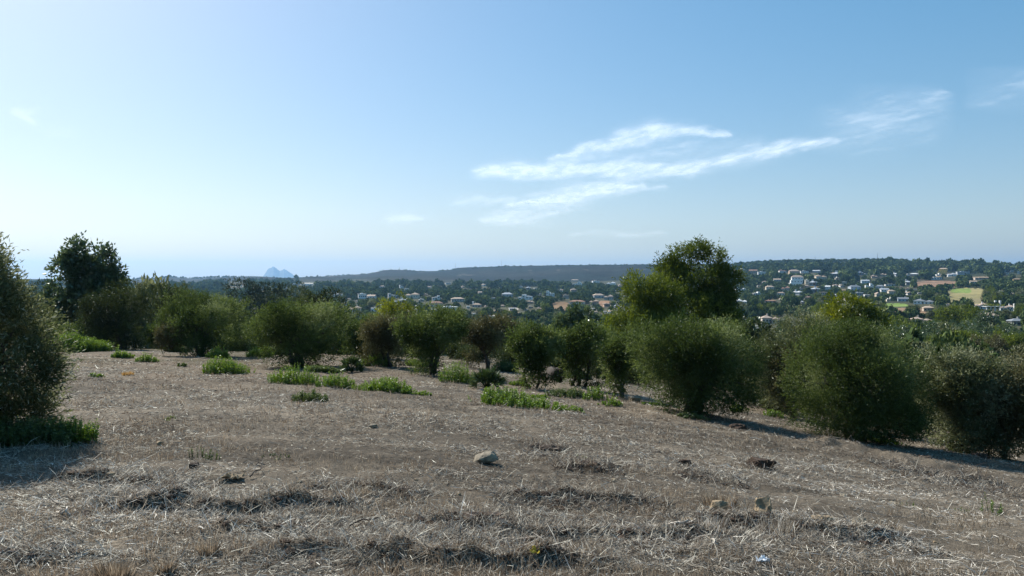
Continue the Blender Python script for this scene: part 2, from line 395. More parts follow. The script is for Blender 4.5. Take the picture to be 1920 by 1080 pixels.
def lobes_for(w, h, bottom, rng, n=8, lean=0., flat=1.):
    bottom = bottom*.75 if bottom >= .22 else bottom*.3-.06; n = int(n*2.1)
    """lobes that fill an oval crown w wide, from bottom*h up to h"""
    c = np.array([lean, 0, h*(1+bottom)/2]); ex = np.array([w/2, w/2*.95, h*(1-bottom)/2])
    sk = rng.uniform(-.16, .16)*w; top = rng.uniform(-.22, .22)*w
    out = [(c[0]+sk*.4, c[1], c[2], ex[0]*.46, ex[1]*.52, ex[2]*.52)]
    for i in range(3):      # separate tops of unlike height
        q = rng.uniform(.26, .40); out.append((top+(i-1)*w*rng.uniform(.18, .30), rng.uniform(-.15, .15)*w, h*rng.uniform(.76, .98)-q*ex[2]*.6, ex[0]*q*1.15, ex[1]*q, ex[2]*q*1.05))
    for i in range(5 if bottom < .2 else 2):     # skirts of shoots near the ground
        a = rng.uniform(0, 6.28); out.append((math.cos(a)*w*rng.uniform(.2, .36), math.sin(a)*w*.25, h*rng.uniform(.12, .28), w*rng.uniform(.10, .17), w*.13, h*rng.uniform(.13, .2)))
    for i in range(n):
        a = i/n*2*math.pi+rng.uniform(-.35, .35); e = rng.uniform(-.55, .95) if i % 2 else rng.uniform(.1, .8)
        q = rng.uniform(.22, .37); ce = math.sqrt(max(0, 1-e*e*.8))
        k = (1-q)*rng.uniform(.84, 1.10)
        out.append((c[0]+math.cos(a)*ce*ex[0]*k, c[1]+math.sin(a)*ce*ex[1]*k, c[2]+e*ex[2]*k*flat, ex[0]*q, ex[1]*q, ex[2]*q*1.08))
    return out
def trunk_mesh(name, lobes, h, rng, stems=3, r=.09, mat='bark', low=.0, spread=.18):
    T = Tubes(); L = sorted(lobes[1:], key=lambda q: rng.random())
    top = lobes[0]
    for s in range(stems):
        a = s/stems*6.28+rng.uniform(-.5, .5)
        p0 = (math.cos(a)*r*.9*(stems > 1), math.sin(a)*r*.9*(stems > 1), -.25)
        q = L[s % len(L)]
        fork = np.array([top[0]*.5+q[0]*spread*1.6+math.cos(a)*.08, top[1]*.5+q[1]*spread*1.6, h*rng.uniform(.26, .38)])
        T.add(bent(p0, fork, 7, .35, rng), np.linspace(r*1.25, r*.75, 7), 8)
        for j in range(4):
            q2 = L[(s+j*stems) % len(L)] if j else q
            e = np.array(q2[:3])+rng.normal(size=3)*.2*np.array(q2[3:6])
            pp = bent(fork, e, 8, .45, rng); T.add(pp, np.linspace(r*.62, r*.14, 8), 6)
            for m in range(4):
                s0 = pp[3+m]; e2 = s0+np.clip(rng.normal(size=3), -1, 1)*np.array(q2[3:6])*.42; T.add(bent(s0, e2, 5, .4, rng), np.linspace(r*.2, r*.06, 5), 4)
    return T.mesh(name, M[mat])

NEAR_BOX = []   # photo rectangles of the near trees
def plant_tree(name, px, top, w, label, base=None, Y=None, style='olive', bottom=.16, n=20000, ll=.08, lw=.028, stems=3, r=.08, bark='bark', gap=.36, cat='tree', group=None, lean=0., nl=8, seed=None, glint=.004, dead=None, up=.3, sprig=.30, shell=.16, bump=.40, lobes=None, tbias=0, extra=None, gs=None):
    rng = np.random.default_rng(seed if seed is not None else int(px*7+top+900))
    u, _ = ray(px, top)
    if Y is None: X, Y, z = hit(px, base)
    else: X = u*Y; z = float(gz(X, Y)[0])
    _, s = ray(px, top); h = s*Y-z; W = w/F*Y
    root = tag(empty(name, (X, Y, z-.03)), label, cat, group)
    lb = lobes(W, h, rng) if lobes else lobes_for(W, h, bottom, rng, nl, lean)
    la = np.array(lb); x0 = (la[:,0]-la[:,3]).min(); x1 = (la[:,0]+la[:,3]).max(); z1 = (la[:,2]+la[:,5]).max(); fx = W*1.03/(x1-x0); fz = h*.96/z1
    la = la*np.array([fx, fx, fz, fx, fx, fz]); la[:,0] -= (x0+x1)/2*fx; lb = [tuple(q) for q in la]
    sc = max(1., Y/32.)
    n_ = int(n*1.5)
    cm = crown_mesh('crown', lb, n_, ll*sc, lw*sc, M[style], rng, sprig=sprig*sc**.5*min(1, W/2), up=up, gap=gap, gs=(gs or 1.1*3/max(W, 2)), glint=glint, shell=shell, tbias=tbias, bump=bump)
    link('crown', cm, root)
    link('trunk', trunk_mesh('trunk', lb, h, rng, stems, r, bark), root)
    if dead:
        lbd = [(a*W, b*W, c*h, d*W, d*W, e*h) for a, b, c, d, e in dead[1]]
        link('dead_spray' if dead[0] == 'olive_brown' else 'shoot_spray', crown_mesh('spray', lbd, n//6, ll*sc, lw*sc, M[dead[0]], rng, sprig=.25, gap=.3), root)
    NEAR_BOX.append((px-w/2, top, px+w/2, Y))
    return root
def pine_lobes(spec):
    """lobes given as photo-like fractions: (x, y, z, rx, rz) of width and height"""
    def f(W, h, rng):
        return [(x*W, y*W, z*h, rx*W, rx*W*.9, rz*h) for x, y, z, rx, rz in spec]
    return f
G_OL = 'olive trees along the edge of the field'
G_BK = 'olive trees in the row behind'
plant_tree('olive_tree', -88, 430, 345, 'big dark olive with silvery leaf glints, cut off by the left border', base=828, bottom=.02, n=60000, ll=.066, lw=.017, stems=4, r=.07, glint=.05, tbias=-.06, style='olive_grey', group=G_OL, nl=14, sprig=.26, gap=.33, seed=4, bump=.26,
    lobes=lambda W, h, rng: [(-.05*W,0,.45*h,.36*W,.34*W,.42*h),(.10*W,-.1*W,.72*h,.19*W,.2*W,.17*h),(-.02*W,0,.85*h,.2*W,.2*W,.15*h),(.24*W,0,.52*h,.18*W,.2*W,.17*h),(.22*W,.1*W,.30*h,.22*W,.2*W,.18*h),(.14*W,.1*W,.12*h,.24*W,.22*W,.14*h),(.28*W,-.05*W,.36*h,.19*W,.2*W,.12*h),(-.3*W,.1*W,.5*h,.25*W,.25*W,.4*h)])
plant_tree('broadleaf_tree', 162, 448, 130, 'tall leafy tree with an open airy crown rising above the olives on the left', Y=60, style='broad', n=20000, ll=.16, lw=.075, stems=1, r=.16, bottom=.25, gap=.52, bump=.5, sprig=.5, glint=.03, seed=12,
    lobes=pine_lobes([(0,0,.62,.26,.22),(-.02,0,.88,.17,.11),(.16,0,.80,.16,.11),(-.22,0,.72,.18,.12),(-.38,.05,.60,.14,.10),(.30,0,.64,.16,.10),(.40,0,.55,.10,.07),(-.15,-.1,.50,.2,.12),(.15,-.1,.5,.22,.12),(-.3,0,.45,.2,.12)]))
plant_tree('olive_tree', 122, 527, 122, 'dark round olive under the tall leafy tree, half behind the big left tree', base=652, group=G_OL, n=22000, style='olive_shaded')
plant_tree('olive_tree', 225, 530, 124, 'dense dark olive casting shade on the bare soil, right of the tall leafy tree', base=656, group=G_OL, n=26000, bottom=.08, style='olive_shaded')
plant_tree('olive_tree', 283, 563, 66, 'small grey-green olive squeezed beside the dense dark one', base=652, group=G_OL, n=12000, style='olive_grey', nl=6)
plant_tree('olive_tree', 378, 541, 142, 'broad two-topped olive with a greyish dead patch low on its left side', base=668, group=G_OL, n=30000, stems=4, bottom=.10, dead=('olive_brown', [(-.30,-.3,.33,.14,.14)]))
plant_tree('olive_tree', 325, 531, 100, 'dark olive crown showing above the two-topped olive', Y=62, group=G_BK, n=14000, style='olive_shaded')
plant_tree('olive_tree', 515, 521, 165, 'very dark wide tree behind the round olive, under the grey rock on the horizon', base=652, n=28000, group=G_BK, bottom=.12, nl=9, style='olive_shaded')
plant_tree('olive_tree', 598, 541, 86, 'dark crown sloping down to the right behind the round olive', Y=52, n=14000, group=G_BK, style='olive_shaded')
plant_tree('olive_tree', 566, 562, 172, 'wide round yellow-green olive over a pool of dark shade, left of the dwarf palms', base=688, n=36000, group=G_OL, bottom=.14, stems=5, r=.09, nl=12, tbias=.10, gap=.25)
plant_tree('olive_tree', 682, 590, 84, 'narrow dark olive just right of the wide round one', base=672, n=15000, group=G_OL, nl=7)
plant_tree('yellow_green_tree', 742, 554, 70, 'small bright yellow-green tree top poking above the olives', Y=56, style='yellowgreen', n=7000, stems=1, r=.07, bottom=.3, gap=.3)
plant_tree('olive_tree', 732, 590, 98, 'olive with a brownish crown below the yellow-green tree top', base=690, n=22000, group=G_OL, style='olive_brown', bottom=.22, stems=2, r=.06, tbias=.08)
plant_tree('olive_tree', 808, 576, 118, 'dark olive standing on a cluster of thin bare stems', base=703, n=24000, group=G_OL, bottom=.27, stems=5, r=.05)
plant_tree('olive_tree', 862, 600, 66, 'small olive filling the gap right of the thin-stemmed olive', Y=48, n=9000, group=G_BK, nl=6)
plant_tree('olive_tree', 912, 592, 94, 'olive with a forked trunk and spreading brown branches behind the larger dwarf palm', base=692, n=17000, group=G_OL, bottom=.34, stems=2, r=.07, style='olive_brown', gap=.34)
plant_tree('olive_tree', 962, 596, 74, 'olive crown behind and right of the forked trunk', Y=50, n=10000, group=G_BK)
plant_tree('olive_tree', 1003, 609, 94, 'slim olive on a single crooked trunk above the long green herb patch', base=728, n=22000, group=G_OL, bottom=.30, stems=2, r=.045)
plant_tree('olive_tree', 1083, 606, 102, 'vase-shaped olive with a dark forked trunk beside the earth-brown log', base=727, n=22000, group=G_OL, bottom=.30, stems=3, r=.06)
plant_tree('broadleaf_tree', 1078, 575, 78, 'bright mid-green rounded tree behind the vase-shaped olive', Y=85, style='broad', n=9000, stems=1, r=.14, bottom=.2, ll=.14, lw=.07, tbias=.25)
plant_tree('olive_tree', 1162, 622, 96, 'scraggly thin olive with pale leaning stems near its foot', base=745, n=15000, group=G_OL, bottom=.34, stems=4, r=.04, bark='bark_pale', gap=.42)
plant_tree('pine_tree', 1306, 452, 156, 'tall spreading pine, the highest tree against the sky', Y=62, style='pine', n=56000, tbias=-.12, ll=.12, lw=.035, stems=1, r=.2, seed=31, sprig=.55, gap=.54, bump=.5, up=.6, gs=.55,
    lobes=pine_lobes([(0,0,.55,.22,.12),(-.12,0,.86,.17,.07),(.14,0,.84,.18,.075),(.02,0,.92,.12,.05),(0,.1,.74,.24,.08),(.24,0,.60,.2,.07),(.32,-.05,.68,.20,.10),(-.30,0,.76,.17,.09),(-.34,0,.58,.20,.10),(.12,-.3,.62,.26,.12),(.42,0,.74,.10,.05),(0,-.25,.42,.34,.13),(.30,0,.46,.24,.11),(-.3,.1,.40,.24,.12),(-.4,0,.84,.07,.03),(.02,-.32,.30,.3,.1)]))
plant_tree('pine_tree', 1208, 520, 140, 'lower olive-green pine leaning against the left side of the tall pine', Y=58, style='pine', n=30000, ll=.12, lw=.035, stems=2, r=.14, seed=33, sprig=.6, gap=.42, bump=.5, up=.5, gs=.6, tbias=.1,
    lobes=pine_lobes([(.05,0,.55,.32,.22),(-.02,0,.86,.22,.12),(.22,-.05,.78,.22,.13),(-.20,0,.68,.2,.13),(-.34,0,.50,.18,.13),(.34,-.15,.52,.2,.13),(0,-.3,.45,.26,.14),(-.36,0,.30,.2,.12),(.3,-.2,.30,.26,.13)]))
plant_tree('broadleaf_tree', 1402, 592, 92, 'dark low crown just right of the tall pine', Y=66, style='broad', n=9000, ll=.14, lw=.06, stems=1, r=.1)
plant_tree('olive_tree', 1300, 596, 236, 'wide dark many-stemmed olive in front of the tall pine', base=780, n=60000, group=G_OL, bottom=.10, stems=6, r=.09, nl=12, gap=.29, ll=.08, lw=.02)
plant_tree('yellow_green_pine', 1590, 553, 156, 'rounded yellow-green pine crown behind the silvery olives', Y=70, style='yellowgreen', n=22000, ll=.12, lw=.04, stems=1, r=.16, tbias=-.12, seed=44, up=.6, sprig=.45, gs=.6, bump=.4,
    lobes=pine_lobes([(.06,0,.62,.30,.24),(.04,0,.84,.22,.15),(.26,0,.70,.20,.14),(-.14,0,.74,.18,.13),(-.34,0,.66,.14,.13),(0,-.25,.5,.3,.15),(.36,0,.5,.16,.14)]))
plant_tree('olive_tree', 1490, 588, 176, 'silver-topped olive with reddish brown lower leaves between the two wide dark ones', base=783, n=40000, group=G_OL, style='olive_grey', bottom=.10, stems=4, r=.06, nl=11, glint=.035, dead=('olive_brown', [(-.1,-.32,.42,.26,.26),(.2,-.3,.3,.2,.2)]))
plant_tree('olive_tree', 1602, 602, 246, 'largest bushy olive on the right, its dark foliage reaching the ground above a long shadow', base=822, n=80000, group=G_OL, bottom=.03, stems=5, r=.08, nl=13, gap=.24, tbias=.05, ll=.07, lw=.018,
    lobes=lambda W, h, rng: [(0,0,.5*h,.34*W,.34*W,.38*h),(-.12*W,0,.82*h,.22*W,.2*W,.17*h),(.12*W,.1*W,.74*h,.24*W,.2*W,.17*h),(-.3*W,-.1*W,.55*h,.2*W,.2*W,.28*h),(.3*W,0,.45*h,.2*W,.2*W,.26*h),(-.2*W,-.2*W,.25*h,.24*W,.2*W,.2*h),(.1*W,-.2*W,.22*h,.26*W,.2*W,.17*h),(.32*W,0,.2*h,.16*W,.2*W,.15*h),(0,-.3*W,.55*h,.22*W,.15*W,.25*h),(.02*W,0,.9*h,.1*W,.1*W,.1*h)])
plant_tree('olive_tree', 1795, 660, 158, 'grey-green olive leaning left, right of the long shadow', base=848, n=36000, group=G_OL, style='olive_grey', bottom=.10, stems=3, r=.06, nl=10, glint=.012, tbias=.10)
plant_tree('olive_tree', 1888, 655, 150, 'brownish olive hung with dry creepers at the right border', base=862, n=36000, group=G_OL, style='olive_brown', bottom=.03, stems=3, r=.05, nl=10, glint=.012, tbias=.18)
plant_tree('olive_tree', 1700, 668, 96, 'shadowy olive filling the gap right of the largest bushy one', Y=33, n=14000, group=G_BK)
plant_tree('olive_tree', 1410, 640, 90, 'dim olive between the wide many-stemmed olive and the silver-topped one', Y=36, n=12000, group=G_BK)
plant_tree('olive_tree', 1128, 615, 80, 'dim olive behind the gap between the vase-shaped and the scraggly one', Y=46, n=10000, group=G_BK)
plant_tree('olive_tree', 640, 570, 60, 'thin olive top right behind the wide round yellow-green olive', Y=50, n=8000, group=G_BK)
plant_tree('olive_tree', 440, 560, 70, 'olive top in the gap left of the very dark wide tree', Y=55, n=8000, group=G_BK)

for px_, top_, w_, Y_ in ((300,612,60,58),(462,612,80,50),(640,628,70,46),(700,640,60,45),(770,650,70,44),(862,645,80,44),(890,655,60,42),(965,655,80,40),(1045,660,80,39),(1130,672,90,37),(1190,690,80,35),(1420,700,90,31),(1460,735,70,29),(1705,742,90,27),(1745,705,80,33),(90,600,90,50),(180,600,90,55),(420,610,70,52)):
    plant_tree('shrub', px_, top_, w_, 'low dark shrub in the shade between the olive trees', Y=Y_, style='olive_shaded' if int(px_) % 3 else 'olive', n=6000, bottom=0., stems=3, r=.03, nl=6, cat='shrub', group='low shrubs between the olives')
# ================================================================ villas on the far slope
def pmat(name, c, rough=.8, var=.12):
    return noisy_mat(name, tuple(x*(1-var) for x in c), tuple(x*(1+var*.5) for x in c), .9, rough, 0)
WALL = {'w': (.80,.79,.76), 'c': (.66,.59,.46), 'p': (.56,.47,.40), 'g': (.42,.44,.45), 'o': (.48,.35,.25), 'y': (.66,.47,.12), 'b': (.55,.62,.68), 't': (.50,.42,.32), 'k': (.30,.30,.28)}
ROOF = {'r': (.29,.165,.11), 't': (.38,.28,.20), 'p': (.50,.38,.28), 'g': (.22,.24,.26), 'w': (.76,.75,.72), 'l': (.46,.48,.50), 'd': (.20,.12,.09), 's': (.43,.33,.26)}
for k, c in WALL.items(): M['w'+k] = pmat('render_wall', c)
for k, c in ROOF.items(): M['r'+k] = pmat('roof_covering', c)
M['glass'] = noisy_mat('window_glass', (.03,.04,.05), (.05,.06,.075), 2, .15, 0, None, .5)
M['doorwood'] = noisy_mat('door_wood', (.10,.06,.035), (.16,.10,.06), 5, .6)
M['metal'] = noisy_mat('grey_metal', (.30,.31,.32), (.42,.43,.44), 8, .5)
class MB:
    def __init__(s): s.v = []; s.f = []
    def poly(s, pts, faces):
        b = len(s.v); s.v += [tuple(p) for p in pts]; s.f += [tuple(b+i for i in f) for f in faces]; return s
    def box(s, x0, x1, y0, y1, z0, z1):
        return s.poly([(x0,y0,z0),(x1,y0,z0),(x1,y1,z0),(x0,y1,z0),(x0,y0,z1),(x1,y0,z1),(x1,y1,z1),(x0,y1,z1)],
            [(3,2,1,0),(4,5,6,7),(0,1,5,4),(1,2,6,5),(2,3,7,6),(3,0,4,7)])
    def hip(s, x0, x1, y0, y1, z, rise, k=1., o=.5):
        x0 -= o; x1 += o; y0 -= o; y1 += o; d = min(x1-x0, y1-y0)/2*k; ym = (y0+y1)/2; t = .22
        if (x1-x0) >= (y1-y0): r0, r1 = (x0+d, ym), (x1-d, ym)
        else: r0, r1 = ((x0+x1)/2, y0+d), ((x0+x1)/2, y1-d)
        P = [(x0,y0,z),(x1,y0,z),(x1,y1,z),(x0,y1,z),(x0,y0,z+t),(x1,y0,z+t),(x1,y1,z+t),(x0,y1,z+t),(*r0,z+rise),(*r1,z+rise)]
        if (x1-x0) >= (y1-y0): top = [(4,5,9,8),(5,6,9),(6,7,8,9),(7,4,8)]
        else: top = [(4,5,8),(5,6,9,8),(6,7,9),(7,4,8,9)]
        return s.poly(P, [(3,2,1,0),(0,1,5,4),(1,2,6,5),(2,3,7,6),(3,0,4,7)]+top)
    def build(s, name, mat, parent=None):
        me = bpy.data.meshes.new(name); me.from_pydata(s.v, [], s.f); me.materials.append(mat); me.update()
        return link(name, me, parent)
HOUSES = []; HRECT = []
def house(px, base, w, top, style, wc, rc, label, yaw=None, name='villa', cat='house', group='villas scattered over the wooded slope'):
    rng = random.Random(int(px*31+base*7))
    X, Y, z = hit(px, base); W = w/F*Y; H = max((base-top)/F*Y*1.05, 3.0)
    yaw = rng.uniform(-.35, .35)-math.atan2(X, Y)*.6 if yaw is None else yaw
    root = tag(empty(name, (X, Y, z-.2), yaw), label, cat, group)
    HRECT.append((px-w/2-1, top-1, px+w/2+1, base, Y))
    W *= .86; H *= .93; D = min(max(W*.55, 6), 14); wm = M['w'+wc]; rm = M['r'+rc]
    def win(cx, yf, zc, ww, hh):
        a = MB().box(cx-ww/2, cx+ww/2, yf-.06, yf+.12, zc-hh/2, zc+hh/2).build('window', M['glass'], root)
        return a
    def row(x0, x1, yf, zc, n, ww=1.5, hh=1.3):
        for i in range(n): win(x0+(x1-x0)*(i+.5)/n, yf, zc, min(ww, (x1-x0)/n*.6), hh)
    if style in ('hip', 'gable'):
        rise = min(H*.36, D*.32); wh = H-rise
        MB().box(-W/2, W/2, -D/2, D/2, -2, wh).build('wall', wm, root)
        rf = MB().hip(-W/2, W/2, -D/2, D/2, wh+.003, rise, 1. if style == 'hip' else .02).build('roof', rm, root)
        cx = rng.choice([-1, 1])*W*.22; MB().box(cx-.5, cx+.5, D*.12, D*.12+.9, wh+rise*.4, wh+rise+.9).build('chimney', wm, rf)
        row(-W/2, W/2, -D/2, wh*.5 if wh < 5 else wh*.72, 3 if W < 20 else 5)
        if wh >= 5: row(-W/2+1, W/2-3, -D/2, wh*.25, 3)
        MB().box(W*.30, W*.30+1.3, -D/2-.09, -D/2+.1, 0, 2.3).build('door', M['doorwood'], root)
    elif style == 'wings':
        a = rng.choice([-1, 1]); w1 = W*.55; h1 = H*.66; h2 = H*.52
        MB().box(-W/2, -W/2+w1, -D/2, D/2, -2, h1).build('wall', wm, root)
        MB().box(-W/2+w1, W/2, -D/2-1.2, D/2-2, -2, h2).build('wall', wm, root)
        rf = MB().hip(-W/2, -W/2+w1, -D/2, D/2, h1+.003, H-h1).build('roof', rm, root)
        MB().hip(-W/2+w1+.55, W/2, -D/2-1.2, D/2-2, h2+.003, (H-h1)*.85).build('roof', rm, root)
        MB().box(-W*.2, -W*.2+1, .5, 1.4, h1+.5, H+1).build('chimney', wm, rf)
        row(-W/2, -W/2+w1, -D/2, h1*.55, 3); row(-W/2+w1, W/2, -D/2-1.2, h2*.5, 2)
        MB().box(-W*.05, -W*.05+1.3, -D/2-.09, -D/2+.1, 0, 2.3).build('door', M['doorwood'], root)
        if a < 0: root.scale.x = -1
    elif style == 'cubes':
        hs = [.62, 1., .72, .5]; ws = [.28, .26, .28, .18]; x = -W/2; rng.shuffle(hs)
        for i, (hh, ww) in enumerate(zip(hs, ws)):
            x1 = x+ww*W; y0 = -D/2+(i % 2)*1.5
            MB().box(x, x1, y0, D/2-(i % 2), -2, H*hh).build('wall', wm, root)
            MB().box(x-.12, x1-.13, y0-.25, D/2-(i % 2)+.2, H*hh+.003, H*hh+.38).build('roof', rm, root)
            row(x, x1, y0, H*hh*.6, 1, ww*W*.55, 1.5); x = x1
        MB().box(-W*.1, -W*.1+1.3, -D/2+1.38, -D/2+1.6, 0, 2.3).build('door', M['doorwood'], root)
    elif style == 'flat':
        MB().box(-W/2, W/2, -D/2, D/2, -2, H*.8).build('wall', wm, root)
        rf = MB().box(-W/2-.5, W/2+.5, -D/2-.7, D/2+.5, H*.8+.003, H*.8+.5).build('roof', rm, root)
        MB().box(-W*.2, W*.12, -D*.2, D*.3, H*.8+.5, H).build('roof_room', wm, root)
        row(-W/2, W/2, -D/2, H*.42, 4, 2.6, 1.7)
    elif style == 'terrace':
        for i in range(3):
            a0, a1 = -W/2+i*W*.08, W/2-(2-i)*W*.06
            MB().box(a0, a1, -D/2+i*2.2, D/2, -2 if i == 0 else H*i/3+.01, H*(i+1)/3).build('wall', wm, root)
            row(a0, a1, -D/2+i*2.2, H*(i+.5)/3, 4, 1.8, min(1.5, H/3*.6))
        MB().hip(-W/2+W*.16, W/2, -D/2+4.4, D/2, H+.003, H*.22).build('roof', rm, root)
    elif style == 'columns':
        MB().box(-W/2, W/2, -D/2+2.5, D/2, -2, H*.7).build('wall', wm, root)
        MB().hip(-W/2, W/2, -D/2, D/2, H*.7+.003, H*.3).build('roof', rm, root)
        n = 8
        for i in range(n+1):
            x = -W/2+.3+(W-.6)*i/n; MB().box(x-.3, x+.3, -D/2, -D/2+.6, -2, H*.7).build('column', M['ww'], root)
        row(-W/2, W/2, -D/2+2.5, H*.35, 5)
    return root
